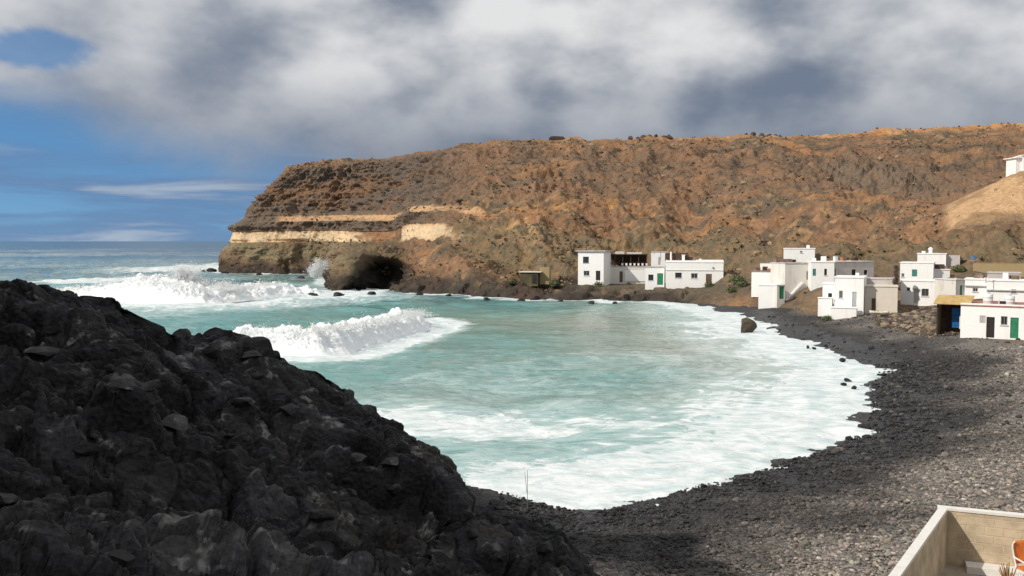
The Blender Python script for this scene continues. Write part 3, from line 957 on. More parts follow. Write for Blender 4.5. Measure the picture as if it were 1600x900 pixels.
    # lower cliff: pale olive tuff above dark wet rock
    col = mixv(col, mixv(pale + 0 * col, olive, sstep(nB, -0.2, 0.4)), sstep(PXG, 600, 540) * sstep(VG, 1.5, 2.2) * sstep(VG, 4.05, 3.95))
    col = mixv(col, mixv(v3(0.10, 0.08, 0.055) + 0 * col, v3(0.16, 0.115, 0.06), sstep(nB, -0.2, 0.4)), lowcl * sstep(PXG, 530, 560) * 0.85)
    # cream ash bands
    wv = nC * 0.07
    b1 = sstep(VG + wv, 3.86, 3.92) * sstep(VG + wv, 5.02, 4.94)
    m1 = np.maximum(sstep(PXG, 350, 362) * sstep(PXG + nB * 25, 568, 548), sstep(PXG + nB * 8, 629, 634) * sstep(PXG + 25 * (VG - 4) + nC * 20, 728, 706))
    bandc = mixv(cream + 0 * col, v3(0.50, 0.31, 0.17), sstep(VG + nC * 0.3, 4.65, 5.0) * 0.8)
    bandc = mixv(bandc, v3(0.46, 0.36, 0.23), sstep(nB, 0.1, 0.5) * 0.4)
    col = mixv(col, bandc, b1 * m1)
    b2_ = sstep(VG + wv, 5.82, 5.92) * sstep(VG + wv, 7.05, 6.95)
    m2 = np.maximum(sstep(PXG, 425, 445) * sstep(PXG, 632, 622) * 0.85, sstep(PXG, 634, 642) * sstep(PXG, 765, 740) * 0.9)
    m2 = m2 * (0.5 + 0.5 * sstep(nC + nB, -0.5, -0.1))
    col = mixv(col, v3(0.50, 0.31, 0.17) + 0 * col, b2_ * m2)
    # scattered ochre scars on the slope where the bands run on
    scar = np.exp(-((VG - 6.6) / 0.55) ** 2) * sstep(PXG, 780, 820) * sstep(PXG, 1040, 980)
    col = mixv(col, v3(0.40, 0.21, 0.085) + 0 * col, scar * sstep(nB + nC * 0.6, -0.05, 0.25) * 0.85)
    scar2 = np.exp(-((VG - 4.9) / 0.7) ** 2 - ((PXG - 825) / 38) ** 2)
    col = mixv(col, v3(0.50, 0.32, 0.15) + 0 * col, scar2 * sstep(nC + nB, -0.05, 0.3) * 0.9)
    scar3 = np.exp(-((VG - 9.3) / 0.35) ** 2 - ((PXG - 880) / 22) ** 2)
    col = mixv(col, v3(0.36, 0.18, 0.085) + 0 * col, scar3 * sstep(nC + nB, -0.2, 0.2) * 0.8)
    # tan rim of the plateau
    rim = sstep(VG + nC * 0.15, 9.72, 9.95) * sstep(PXG, 800, 900)
    rimc = mixv(tan + 0 * col, orange, sstep(nB, -0.2, 0.3))
    col = mixv(col, rimc, rim * (0.5 + 0.5 * sstep(PXG, 1000, 1300)) * sstep(nB, -0.55, -0.1))
    # the bare tan knoll
    kn = sstep(VG + nC * 0.1, 5.2, 5.9) * sstep(VG, 7.35, 7.1) * sstep(PXG - 40 * (7 - VG) * 0, 1468, 1490)
    kncol = mixv(v3(0.50, 0.32, 0.175) + 0 * col, v3(0.32, 0.205, 0.11), sstep(nB + 0.4 * nC, 0.05, 0.5))
    col = mixv(col, kncol, kn * 0.92)
    path = np.exp(-((VG - 5.25 - 0.0009 * (PXG - 1500)) / 0.10) ** 2) * sstep(PXG, 1460, 1500)
    col = mixv(col, v3(0.17, 0.085, 0.05) + 0 * col, path * 0.6)
    # greener, stonier foot of the slope
    ft = sstep(VG, 5.6, 4.4) * sstep(VG, 2.6, 3.2) * sstep(PXG, 640, 760)
    col = mixv(col, mixv(v3(0.125, 0.112, 0.066) + 0 * col, v3(0.20, 0.135, 0.08), sstep(nB + 0.5 * nC, -0.1, 0.4)), ft * 0.65)
    # earth among the houses
    col = mixv(col, mixv(v3(0.17, 0.12, 0.075) + 0 * col, v3(0.11, 0.09, 0.065), sstep(nB, -0.2, 0.3)), calm * 0.85)
    # black wet rock along the waterline
    wl = sstep(Q[..., 2] + nB * 2.6, lerp(3.0, 5.2, sstep(PXG, 930, 860)), 1.6) * sstep(PXG, 1150, 1040)
    wl = np.maximum(wl, sstep(Q[..., 2] + nB * 2, 6.5, 2.2) * sstep(PXG, 420, 360))
    col = mixv(col, v3(0.042, 0.036, 0.032) + 0 * col, wl * 0.9)
    col = mixv(col, v3(0.045, 0.038, 0.033) + 0 * col, sstep(cm, 0.15, 0.6))  # inside of the cave darkened in colour for the shade of its recess
    # break the ledges of the slope with real steps
    keep = np.ones((nu - 1, len(vs) - 1), bool)
    o = grid_obj('headland', Q, M['hill'], keep, flip=False, cols={'col': col})
    tag(o, kind='structure')
    return Q, PXG, VG, cliff, calm


HQ, HPX, HV, HCLIFF, HCALM = make_hill()


def hill_point(px, v):
    """point of the finished hillside near station px and row v"""
    k = np.argmin(np.abs(HPX - px) * 0.02 + np.abs(HV - v) * 3)
    return HQ.reshape(-1, 3)[k]


def ground_z(x, y):
    """height of whichever ground is on top at x, y"""
    q = HQ.reshape(-1, 3)
    d = (q[:, 0] - x) ** 2 + (q[:, 1] - y) ** 2
    k = np.argsort(d)[:4]
    hz = float(np.mean(q[k, 2])) if d[k[0]] < 9 else -9
    return max(hz, beach_z(x, y) if (-6 < x < 75 and y < 172) else -9)


def make_hill_cover():
    w = np.ones(HPX.shape)
    w *= (HV > 2.3) & (HV < 10.2) & (HPX < 1650) & (HPX > 350)
    w *= 1 - 0.75 * HCLIFF
    w *= 1 - 0.9 * HCALM
    w *= 1 - 0.9 * (sstep(HPX, 1462, 1485) * sstep(HV, 4.9, 5.5) * sstep(HV, 7.6, 7.2))
    w *= 0.08 + sstep(fbm(HQ * 0.06, 3, 201) + 0.6 * fbm(HQ * 0.25, 2, 205), 0.0, 0.5)
    p = w.ravel() / w.sum()
    Qf = HQ.reshape(-1, 3)
    n = 4000
    k = RNG.choice(len(p), n, p=p)
    pos = Qf[k] + RNG.normal(0, 0.35, (n, 3)) * np.array([1, 1, 0.1])
    size = np.clip(RNG.lognormal(math.log(0.24), 0.45, n), 0.1, 0.9)
    c = mixv(v3(0.13, 0.10, 0.075)[None].repeat(n, 0), v3(0.34, 0.23, 0.14)[None].repeat(n, 0), RNG.random(n) ** 1.8)
    tag(scatter('hill_stones', pos, size, M['pebble'], 0.75, c, np.full(n, 0.95)), 'brown stones scattered over the dry hillside', 'stones')
    # dry scrub: small ragged tufts of blades
    n = 2600
    k = RNG.choice(len(p), n, p=p)
    pos = Qf[k] + RNG.normal(0, 0.3, (n, 3)) * np.array([1, 1, 0.05])
    nb = 9
    size = np.clip(RNG.lognormal(math.log(0.42), 0.35, n), 0.2, 0.9)
    ang = RNG.uniform(0, 2 * math.pi, (n, nb)); tilt = RNG.uniform(0.15, 1.25, (n, nb))
    L = size[:, None] * RNG.uniform(0.6, 1.1, (n, nb))
    dirv = np.stack([np.cos(ang) * np.sin(tilt), np.sin(ang) * np.sin(tilt), np.cos(tilt)], -1)
    side = np.stack([-np.sin(ang), np.cos(ang), 0 * ang], -1)
    base = pos[:, None, :] - np.array([0, 0, 0.08])
    wd = (L * 0.30)[..., None]
    tip = base + dirv * L[..., None]
    midp = base + dirv * (L * 0.55)[..., None]
    V = np.stack(np.broadcast_arrays(base, midp + side * wd, tip, midp - side * wd), 2).reshape(-1, 3)
    Fc = np.arange(len(V)).reshape(-1, 4)
    c = mixv(v3(0.095, 0.08, 0.045)[None].repeat(n, 0), v3(0.20, 0.15, 0.08)[None].repeat(n, 0), RNG.random(n) ** 1.5)
    me = raw_mesh('scrub', V, Fc, 4, False, {'col': np.repeat(c, nb * 4, 0)}, {'rough': np.full(len(V), 0.95)})
    me.materials.append(M['pebble'])
    o = bpy.data.objects.new('scrub', me); COL.objects.link(o)
    tag(o, 'low dry scrub dotted over the brown hillside', 'scrub', kind='stuff')


make_hill_cover()

# ---------------------------------------------------------------- foreground lava rock, in the shade of the cliff beside it
RIDGE = np.array([(-900, 404, 17), (-420, 418, 20), (-120, 436, 23), (0, 449, 24.5), (90, 456, 25), (185, 466, 25.6), (203, 484, 25.8), (228, 498, 26), (262, 519, 26.3),
                  (285, 522, 26.6), (318, 522, 27), (350, 520, 27.2), (400, 534, 27.8), (434, 548, 28), (450, 566, 28.2), (490, 578, 28.5), (535, 604, 29),
                  (556, 630, 29.2), (612, 654, 29.8), (645, 684, 30.2), (690, 708, 30.8), (700, 735, 31.2), (708, 768, 31.8), (740, 786, 32.4), (790, 790, 33),
                  (850, 800, 33.4), (905, 812, 33.6), (960, 845, 32.5), (1040, 900, 31), (1100, 930, 30)], float)
BOTTOM = np.array([(-900, 6.0), (-300, 8.0), (0, 10.0), (250, 12.0), (400, 13.4), (600, 16.0), (750, 18.5), (900, 21.5), (1000, 23.0), (1100, 24.0)], float)


def make_rock():
    cols = np.concatenate([np.linspace(-900, -60, 60, endpoint=False), np.linspace(-60, 1100, 500)])
    rd = np.interp(cols, RIDGE[:, 0], RIDGE[:, 2]); ry = np.interp(cols, RIDGE[:, 0], RIDGE[:, 1])
    zr = at(cols, ry, rd)[:, 2]
    d0 = np.interp(cols, BOTTOM[:, 0], BOTTOM[:, 1])
    z0 = at(cols, np.full_like(cols, 903.0), d0)[:, 2]
    # rows: from the photographer's feet to the foot behind the ridge
    t_near = np.linspace(0, 1, 80, endpoint=False) ** 0.5; t_mid = np.linspace(0, 1, 330, endpoint=False); t_far = np.linspace(0, 1, 44)
    a = (cols - 800) / F
    Dm, Zm = [], []
    for t in t_near:
        Dm.append(1.0 + (d0 - 1.0) * t); Zm.append(lerp(8.7, z0, t ** 0.9) - 0.5 * math.sin(math.pi * t))
    for t in t_mid:
        tt = t ** 0.92
        Dm.append(lerp(d0, rd, tt))
        sag = -0.55 * np.sin(math.pi * tt) * np.clip((zr - z0) / 2 + 0.4, -0.3, 1.2)
        Zm.append(lerp(z0, zr, tt) + sag)
    for t in t_far:
        Dm.append(rd + t * (6.5 + zr * 0.35)); Zm.append(lerp(zr, -1.8, sstep(t, -0.1, 0.9)) )
    D = np.array(Dm); Z = np.array(Zm)
    X = a[None] / CP * D
    P = np.stack([X, D, Z], -1)
    nrow = len(D)
    PXG = np.broadcast_to(cols[None], D.shape)
    T = np.concatenate([t_near * 0, t_mid, 1 + t_far])[:, None] + 0 * D
    Nn = grid_normals(P)
    if Nn[60, 200, 2] < 0: Nn = -Nn
    # slabs of lava dipping to the right: anisotropic cells, then cracks and crust
    R = Matrix.Rotation(math.radians(-24), 3, 'Y') @ Matrix.Rotation(math.radians(12), 3, 'X')
    Rm = np.array(R)
    W = P + 0.5 * np.stack([fbm(P * 0.5, 3, 1), fbm(P * 0.5, 3, 2), fbm(P * 0.5, 3, 3)], -1)
    L = W @ Rm.T
    c1, c2, id1 = worley(L * np.array([0.34, 0.34, 1.25]), 5)
    e1, e2, id2 = worley(L * np.array([0.95, 0.95, 3.4]), 6)
    g1, g2, id3 = worley(L * np.array([3.1, 3.1, 5.2]), 7)
    big = fbm(P * 0.16, 3, 10); mid = fbm(P * 0.6, 4, 20); fine = fbm(P * 3.2, 4, 31); rg = ridged(L * np.array([0.7, 0.7, 2.2]), 4, 14)
    disp = big * 0.75 + (id1 - 0.5) * 0.62 + (id2 - 0.5) * 0.26 + (id3 - 0.5) * 0.085
    disp -= 0.36 * np.exp(-((c2 - c1) / 0.07) ** 2) + 0.15 * np.exp(-((e2 - e1) / 0.08) ** 2) + 0.04 * np.exp(-((g2 - g1) / 0.1) ** 2)
    lz = L[..., 2] + 0.35 * fbm(P * 0.45, 3, 77)

    def ledge(f, ph):
        w_ = lz * f + ph; fr = w_ - np.floor(w_)
        return np.where(fr < 0.74, fr / 0.74, (1 - fr) / 0.26)          # slow rise, then an abrupt break
    brk = sstep(fbm(P * 0.35, 3, 88), -0.35, 0.2)
    disp += (ledge(0.62, 0.2) - 0.5) * 0.52 * brk + (ledge(1.6, 0.5) - 0.5) * 0.20
    disp += mid * 0.16 + (rg - 0.5) * 0.22 + fine * 0.05
    # keep the photographed outline
    rdg = np.exp(-((T - 1.02) / 0.16) ** 2)
    amp = sstep(D, 1.5, 7) * (1 - 0.62 * rdg)
    right = sstep(PXG, 1000, 840)
    amp = amp * (0.4 + 0.6 * right)
    Q = P + Nn * (disp * amp)[..., None]
    Q[..., 2] += 0.10 * (id2 - 0.3) * rdg
    # sink under the beach on the right
    Q[..., 2] -= sstep(PXG, 850, 1080) * 2.2 * sstep(D, 8, 16)
    # colour: black lava, grey weathered crust, a few pale lichen patches
    nA = fbm(P * 0.5, 4, 41); nB = fbm(P * 1.7, 4, 51); nC = fbm(P * 6.0, 3, 61)
    col = mixv(v3(0.013, 0.013, 0.014) + 0 * P.astype(np.float32), v3(0.030, 0.029, 0.029), sstep(nA + nB * 0.5, -0.1, 0.5))
    up = np.clip(grid_normals(Q)[..., 2] * np.sign(Nn[60, 200, 2] or 1), -1, 1)
    up = np.abs(up)
    col = mixv(col, v3(0.085, 0.086, 0.092) + 0 * col, sstep(id1 + nA * 0.5, 0.78, 1.05) * 0.6)
    col = mixv(col, v3(0.055, 0.047, 0.036) + 0 * col, sstep(nA - nB * 0.6, 0.25, 0.6) * sstep(Z, 7.5, 4.0) * 0.7)
    lich = sstep(nB + nA * 0.7 + nC * 0.5, 0.46, 0.75) * sstep(up, 0.3, 0.7)
    col = mixv(col, v3(0.34, 0.33, 0.30) + 0 * col, lich * 0.6)
    keep = np.ones((nrow - 1, len(cols) - 1), bool)
    col = col * 0.8
    o = grid_obj('lava_rock', Q, M['basalt'], keep, flip=True, cols={'col': col})
    tag(o, kind='structure')
    return Q, PXG, T


RQ, RPX, RT = make_rock()


def make_cliff():
    """the tall lava cliff beside the cove, which keeps the foreground in shade"""
    #       y,  x foot, z foot, x crest, z crest
    prof = np.array([(40, -27, -2, -30, 2.5), (34, -23, 3, -26.5, 7.5), (30, -21.0, 7, -24, 13.0), (26, -18.6, 8, -21.5, 17.2), (20, -15.5, 8, -19.5, 19.2),
                     (12, -11.0, 7.5, -17.0, 20.5), (5, -8.5, 8, -16, 22), (-3, -8, 8.5, -16, 24), (-12, -8.5, 8.5, -17, 26), (-26, -10, 8.5, -20, 29)], float)
    n, m = 170, 110
    t = np.linspace(0, len(prof) - 1, n)
    pr = np.stack([np.interp(t, np.arange(len(prof)), prof[:, k]) for k in range(5)], -1)
    s = np.linspace(0, 1, m)
    P = np.zeros((n, m, 3))
    for j, q in enumerate(s):
        if q < 0.68:
            u = q / 0.68
            x = lerp(pr[:, 1] + 1.5, pr[:, 3], u ** 1.2); z = lerp(pr[:, 2] - 2.0, pr[:, 4], u)
        else:
            u = (q - 0.68) / 0.32
            x = pr[:, 3] - u * 26; z = pr[:, 4] - u * (1.0 + 0 * pr[:, 4]) - 24 * sstep(u, 0.55, 1.0)
        P[:, j] = np.stack([x, pr[:, 0] + 0 * x, z], -1)
    for _ in range(8):
        P[1:-1] = P[1:-1] * 0.5 + (P[:-2] + P[2:]) * 0.25
    Nn = grid_normals(P)
    if Nn[n // 2, 20, 0] < 0: Nn = -Nn
    a, b, c = worley(P * np.array([0.4, 0.4, 0.8]), 3)
    disp = fbm(P * 0.2, 4, 5) * 1.2 + (c - 0.5) * 0.8 + ridged(P * 0.6, 3, 9) * 0.4
    Q = P + Nn * disp[..., None]
    nA = fbm(P * 0.5, 4, 41)
    col = mixv(v3(0.034, 0.033, 0.034) + 0 * P.astype(np.float32), v3(0.075, 0.068, 0.062), sstep(nA, -0.1, 0.5))
    o = grid_obj('lava_cliff', Q, M['basalt'], None, cols={'col': col})
    tag(o, kind='structure')


make_cliff()

# ---------------------------------------------------------------- sea
# lines of breakers (plan), from the photograph's foot lines of white water
def plan(pts):
    return np.array([on_level(a, b, 0.0)[:2] for a, b in pts])


WAVE_A = plan([(330, 556), (400, 556), (450, 556), (500, 558), (560, 549), (620, 534), (660, 520), (690, 503)])
WAVE_B = plan([(-60, 462), (40, 463), (120, 465), (190, 470), (245, 474), (300, 475), (345, 474), (400, 468), (450, 464), (508, 462)])
WAVE_C = plan([(95, 439), (130, 440), (172, 438)])


def make_sea():
    px = np.concatenate([np.linspace(-1800, -40, 60, endpoint=False), np.linspace(-40, 1420, 520, endpoint=False), np.linspace(1420, 1700, 20)])
    p = np.concatenate([np.linspace(640, 447, 40, endpoint=False), np.linspace(447, 20, 400, endpoint=False), np.geomspace(20, 0.05, 50)])
    D = H * F / p
    a = (px - 800) / F
    gD, gA = np.meshgrid(D, a, indexing='ij')
    X = gA * gD; Y = gD
    P2 = np.stack([X, Y], -1)
    P = np.concatenate([P2, np.zeros(X.shape + (1,))], -1)
    near = (Y < 700)
    dsh = np.full(X.shape, 500.0); dbe = np.full(X.shape, 500.0); dA = np.full(X.shape, 500.0); dB = dA.copy(); dC = dA.copy(); dtail = dA.copy()
    ins = np.zeros(X.shape, bool)
    dsh[near] = seg_dist(P2[near], SHORE[:I_BEACH + 1]); dbe[near] = seg_dist(P2[near], BEACH_LINE)
    dtail[near] = seg_dist(P2[near], ROCKY_TAIL[:4])
    dA[near] = seg_dist(P2[near], WAVE_A); dB[near] = seg_dist(P2[near], WAVE_B); dC[near] = seg_dist(P2[near], WAVE_C)
    ins[near] = inside(P2[near], LAND)
    sdb = np.where(ins, -dbe, dbe)
    dmin = np.minimum(dsh, dbe)
    # swell
    bay = sstep(Y, 190, 120)
    open_ = 1 - bay
    k1 = np.array([0.55, -0.83])
    ph = (X * k1[0] + Y * k1[1])
    nz = fbm(P * np.array([0.05, 0.05, 1]), 3, 3)
    fade = sstep(Y, 4000, 500)
    Z = (0.16 * bay + 0.5 * open_) * np.sin(ph * 2 * math.pi / 22 + nz * 3.0) * fade
    Z += (0.10 * bay + 0.28 * open_) * fbm(P * np.array([0.16, 0.22, 1]), 3, 6) * 2 * fade
    Z += 0.08 * fbm(P * np.array([0.7, 0.9, 1]), 3, 16) * sstep(Y, 260, 120)
    Z *= sstep(np.minimum(dmin, dtail), 0, 14) * 0.85 + 0.15
    # swash runs up the shingle in lobes
    lob = fbm(P * 0.16, 3, 26) + 0.6 * fbm(P * 0.6, 2, 36)
    swash = np.exp(-np.maximum(sdb, 0) / 4.0) * (0.03 + 0.20 * lob)
    Z = Z + np.where(sdb < 25, swash, 0)
    # foam
    foam = np.zeros(X.shape)
    wash = np.clip(1.08 - 0.50 * sstep(sdb, 2.0, 8) - 0.36 * sstep(sdb, 7, 18), 0, 1.05)
    wash = wash + 0.16 * fbm(P * 0.12, 3, 46)
    wash = wash * (0.80 + 0.20 * sstep(sdb, 0.0, 2.2))
    wash = np.where(sdb < 40, wash, 0.0) * sstep(sdb, 34, 22)
    wash *= lerp(1.0, 0.75, sstep(Y, 110, 140))
    foam = np.maximum(foam, wash)
    nearzone = sstep(Y, 70, 52) * sstep(sdb, 70, 20)
    foam = np.maximum(foam, 0.48 * nearzone + 0.30 * fbm(P * 0.07, 3, 47) * nearzone)
    foam = np.maximum(foam, 0.34 * sstep(Y, 104, 75) * sstep(X, -22, -5) + 0.2 * fbm(P * 0.08, 3, 48) * sstep(Y, 104, 75))
    foam = np.maximum(foam, 0.9 * sstep(np.minimum(dsh, dtail), 7, 1.0) * (0.75 + fbm(P * 0.15, 2, 58)))
    foam = np.maximum(foam, 0.95 * sstep(dA, 6.5, 1.5)); foam = np.maximum(foam, 1.0 * sstep(dB, 16, 4)); foam = np.maximum(foam, 0.85 * sstep(dC, 16, 3))
    foam = np.maximum(foam, 0.62 * sstep(dB, 34, 8))
    # drifting foam between headland and breaker, whitecaps outside
    drift = np.exp(-(((X + 122) / 45) ** 2 + ((Y - 360) / 75) ** 2))
    foam = np.maximum(foam, drift * (0.95 + 0.4 * fbm(P * np.array([0.02, 0.012, 1]), 3, 68)))
    foam = np.maximum(foam, 0.50 * sstep(Y, 420, 200) * sstep(Y, 120, 170) * (0.55 + 0.8 * fbm(P * np.array([0.02, 0.02, 1]), 3, 78)))
    foam = np.maximum(foam, 0.33 * (Y > 240) * sstep(Y, 2200, 700) + 0.26 * fbm(P * np.array([0.006, 0.008, 1]), 3, 88) * (Y > 300) * sstep(Y, 2500, 800))
    calmw = np.exp(-(((X + 2) / 26) ** 2 + ((Y - 112) / 26) ** 2))
    foam = foam * (1 - 0.6 * calmw * sstep(dA, 3, 9) * sstep(sdb, 10, 24))
    # colour of the water itself
    deep = v3(0.012, 0.066, 0.092); mid = v3(0.026, 0.140, 0.160); turq = v3(0.115, 0.34, 0.31); sandy = v3(0.29, 0.335, 0.285); grn = v3(0.145, 0.27, 0.23)
    col = mixv(mid + 0 * P.astype(np.float32), deep, sstep(Y, 260, 900))
    col = mixv(col, turq, bay * 0.8)
    n3 = fbm(P * np.array([0.045, 0.03, 1]), 3, 98)
    col = mixv(col, grn, np.exp(-(((X - 0) / 20) ** 2 + ((Y - 105) / 30) ** 2)) * (0.6 + n3))
    col = mixv(col, sandy, sstep(sdb, 42, 10) * sstep(Y, 48, 62) * (0.55 + 0.9 * n3))
    col = mixv(col, turq * 1.15, sstep(Y, 300, 200) * sstep(Y, 120, 160) * sstep(n3, -0.1, 0.4) * 0.7)
    P[..., 2] = Z
    deepland = ins & (np.minimum(dmin, np.where(near, seg_dist(P2, ROCKY_TAIL), 500)) > 5)
    keep = ~(deepland[:-1, :-1] & deepland[1:, 1:])
    o = grid_obj('sea', P, M['sea'], keep, flip=True, cols={'col': col}, vals={'foam': foam, 'near': bay, 'sdist': np.clip(sdb, -20, 200)})
    tag(o, kind='structure')


make_sea()


def make_wave(name, line, hts, wf, wb, label, nx=300, seed=0, lump=0.35, curl=0.2):
    """a roller of white water along a plan line; the front faces right of the walking direction"""
    seg = np.concatenate([[0], np.cumsum(np.linalg.norm(np.diff(line, axis=0), axis=1))])
    s = np.linspace(0, seg[-1], nx)
    c = np.stack([np.interp(s, seg, line[:, 0]), np.interp(s, seg, line[:, 1])], -1)
    for _ in range(900): c[1:-1] = 0.5 * c[1:-1] + 0.25 * (c[:-2] + c[2:])
    tg = np.gradient(c, axis=0); tg /= np.linalg.norm(tg, axis=1, keepdims=True)
    nr = np.stack([tg[:, 1], -tg[:, 0]], -1)                  # right hand side = front
    h = np.interp(np.linspace(0, 1, nx), np.linspace(0, 1, len(hts)), hts)
    q3 = np.stack([s, 0 * s, 0 * s], -1)
    h = h * (1 + 0.24 * fbm(q3 * 0.3, 3, seed) + 0.03 * fbm(q3 * 1.6, 2, seed + 5))
    m = 110
    ph = np.linspace(0, 1, m)
    # cross section: back slope, crest, steep tumbling front
    u = np.interp(ph, [0, 0.35, 0.5, 0.62, 0.8, 1.0], [-1.0, -0.45, -0.12, 0.12, 0.55, 1.0])
    zz = np.interp(ph, [0, 0.2, 0.35, 0.5, 0.6, 0.72, 0.85, 1.0], [-0.12, 0.18, 0.52, 0.96, 1.0, 0.72, 0.34, -0.12])
    k = np.ones(7) / 7
    zz = np.convolve(np.pad(zz, 3, 'edge'), k, 'valid')
    U = np.where(u[None] < 0, u[None] * wb, u[None] * wf) * (0.55 + 0.45 * (h / max(hts)))[:, None]
    P = np.zeros((nx, m, 3))
    P[..., :2] = c[:, None] + nr[:, None] * (U + wf * -0.9)[..., None]
    P[..., 2] = zz[None] * h[:, None]
    Nn = grid_normals(P)
    if Nn[nx // 2, m // 2, 2] < 0: Nn = -Nn
    f1, f2, ci = worley(P * 0.9, seed + 2)
    g1, g2, gi = worley(P * 2.2, seed + 3)
    fall = fbm(np.stack([s[:, None] * 1.1 + 0 * U, ph[None] * 3.0 + 0 * U, 0 * U], -1), 4, seed + 14)
    bil = (0.62 - f1) * 0.45 + (0.6 - g1) * 0.20 + fall * 0.04
    env = np.clip(zz[None] * 1.4, 0.12, 1) * np.minimum(1, h / 1.2)[:, None]
    disp = (bil + fbm(P * 0.6, 3, seed + 9) * 0.9 + fbm(P * 2.2, 3, seed + 11) * 0.20) * lump * env
    for _ in range(2): disp[1:-1] = 0.5 * disp[1:-1] + 0.25 * (disp[:-2] + disp[2:]); disp[:, 1:-1] = 0.5 * disp[:, 1:-1] + 0.25 * (disp[:, :-2] + disp[:, 2:])
    disp = disp + (fbm(P * 4.5, 3, seed + 17) * 0.16 + np.abs(fbm(P * 1.6, 3, seed + 19)) * 0.35) * env * min(1, lump * 1.6)
    Q = P + Nn * disp[..., None]
    Q[..., 2] += curl * np.maximum(0, bil) * env * 0.5
    # white water everywhere but low on the back
    foam = np.clip(sstep(ph, 0.12, 0.36)[None] + 0.25 * fbm(P * 0.25, 3, seed + 20) + 0 * U, 0, 1)
    foam = np.maximum(foam, 0.25)
    o = grid_obj(name, Q, M['foam'], None, vals={'foam': foam})
    tag(o, label, 'wave', kind='stuff')
    return c, nr, h


wa = make_wave('breaking_wave', WAVE_A, [2.0, 2.2, 2.3, 2.2, 2.1, 2.2, 1.7, 0.3], 3.6, 3.6, 'white roller of foam crossing the bay beside the black rock', 520, 3, 0.50)
wb = make_wave('breaking_wave', WAVE_B, [0.5, 0.7, 1.0, 1.7, 3.2, 4.2, 3.3, 2.1, 2.2, 2.4, 0.8], 6.0, 7.0, 'big white breaker crashing in front of the headland', 620, 33, 0.85)


m_, nt_, b_ = new_mat('spray'); t_ = NT(nt_)
b_.inputs['Base Color'].default_value = (0.88, 0.89, 0.89, 1); b_.inputs['Roughness'].default_value = 0.8
t_.L(t_.bump(t_.noise(t_.pos(), 5.0, 4), 0.5, 0.05), b_.inputs['Normal'])
M['tank_spray'] = m_


def plume(name, centre, n, label, seed, width, height, lean=0.3, size=0.065):
    """spray: thousands of tiny drops in feathered jets rising from one line"""
    r = np.random.default_rng(seed)
    nj = 26
    jx = r.normal(0, width * 0.45, nj); jh = height * r.uniform(0.35, 1.0, nj) * np.exp(-(jx / width) ** 2)
    js = r.uniform(0.25, 0.8, nj); jl = r.normal(lean, 0.25, nj)
    k = r.integers(0, nj, n)
    t = r.random(n) ** 0.9
    x = jx[k] + jl[k] * t * jh[k] + r.normal(0, 1, n) * js[k] * (0.35 + t)
    y = r.normal(0, 0.8, n) + r.normal(0, 0.4, n) * t
    z = jh[k] * t + r.normal(0, 0.18, n)
    pos = np.array(centre)[None] + np.stack([x, y, z], -1)
    T = np.array([(1, 1, 1), (1, -1, -1), (-1, 1, -1), (-1, -1, 1)], float) / 3 ** 0.5
    sz = size * r.lognormal(0, 0.45, n) * (1.25 - 0.6 * t)
    V = np.einsum('nij,kj->nki', rand_rot(n), T) * sz[:, None, None] + pos[:, None]
    Fc = np.array([(0, 1, 2), (0, 3, 1), (0, 2, 3), (1, 3, 2)])[None] + (np.arange(n) * 4)[:, None, None]
    me = raw_mesh(name, V, Fc.reshape(-1, 3), 3, True)
    me.materials.append(M['tank_spray'])
    o = bpy.data.objects.new(name, me); COL.objects.link(o)
    tag(o, label, 'spray', kind='stuff')


def crest_spray(w, n, label, seed, up, size):
    c, nr, h = w
    r = np.random.default_rng(seed)
    k = r.integers(int(len(c) * 0.04), int(len(c) * 0.93), n)
    clump = np.clip(fbm(np.stack([k * 0.05, 0 * k, 0 * k], -1), 3, seed) + 0.45, 0.05, 1)
    off = -1.9 + r.normal(0, 0.9, n)
    z = h[k] * (0.88 + 0.1 * r.random(n)) + np.abs(r.normal(0, up, n)) * clump
    pos = np.concatenate([c[k] + nr[k] * off[:, None], z[:, None]], 1) + r.normal(0, 0.12, (n, 3))
    T = np.array([(1, 1, 1), (1, -1, -1), (-1, 1, -1), (-1, -1, 1)], float) / 3 ** 0.5
    V = np.einsum('nij,kj->nki', rand_rot(n), T) * (size * r.lognormal(0, 0.4, n))[:, None, None] + pos[:, None]
    Fc = np.array([(0, 1, 2), (0, 3, 1), (0, 2, 3), (1, 3, 2)])[None] + (np.arange(n) * 4)[:, None, None]
    me = raw_mesh('spray', V, Fc.reshape(-1, 3), 3, True); me.materials.append(M['tank_spray'])
    o = bpy.data.objects.new('spray', me); COL.objects.link(o); tag(o, label, 'spray', kind='stuff')


crest_spray(wa, 12000, 'thin spray along the crest of the roller in the bay', 21, 0.38, 0.035)
crest_spray(wb, 12000, 'fine spray along the crest of the breaker off the headland', 22, 0.7, 0.055)
plume('spray', at(287, 448, 158), 13000, 'plume of white spray bursting above the big breaker', 3, 4.2, 4.6, 0.25, 0.062)
plume('spray', at(345, 453, 158), 5000, 'low spray blown along the crest of the big breaker', 4, 5.0, 2.2, 0.5, 0.055)
plume('spray', at(502, 431, 210), 11000, 'white spray thrown up against the rocky spur', 5, 3.0, 4.6, 0.15, 0.075)

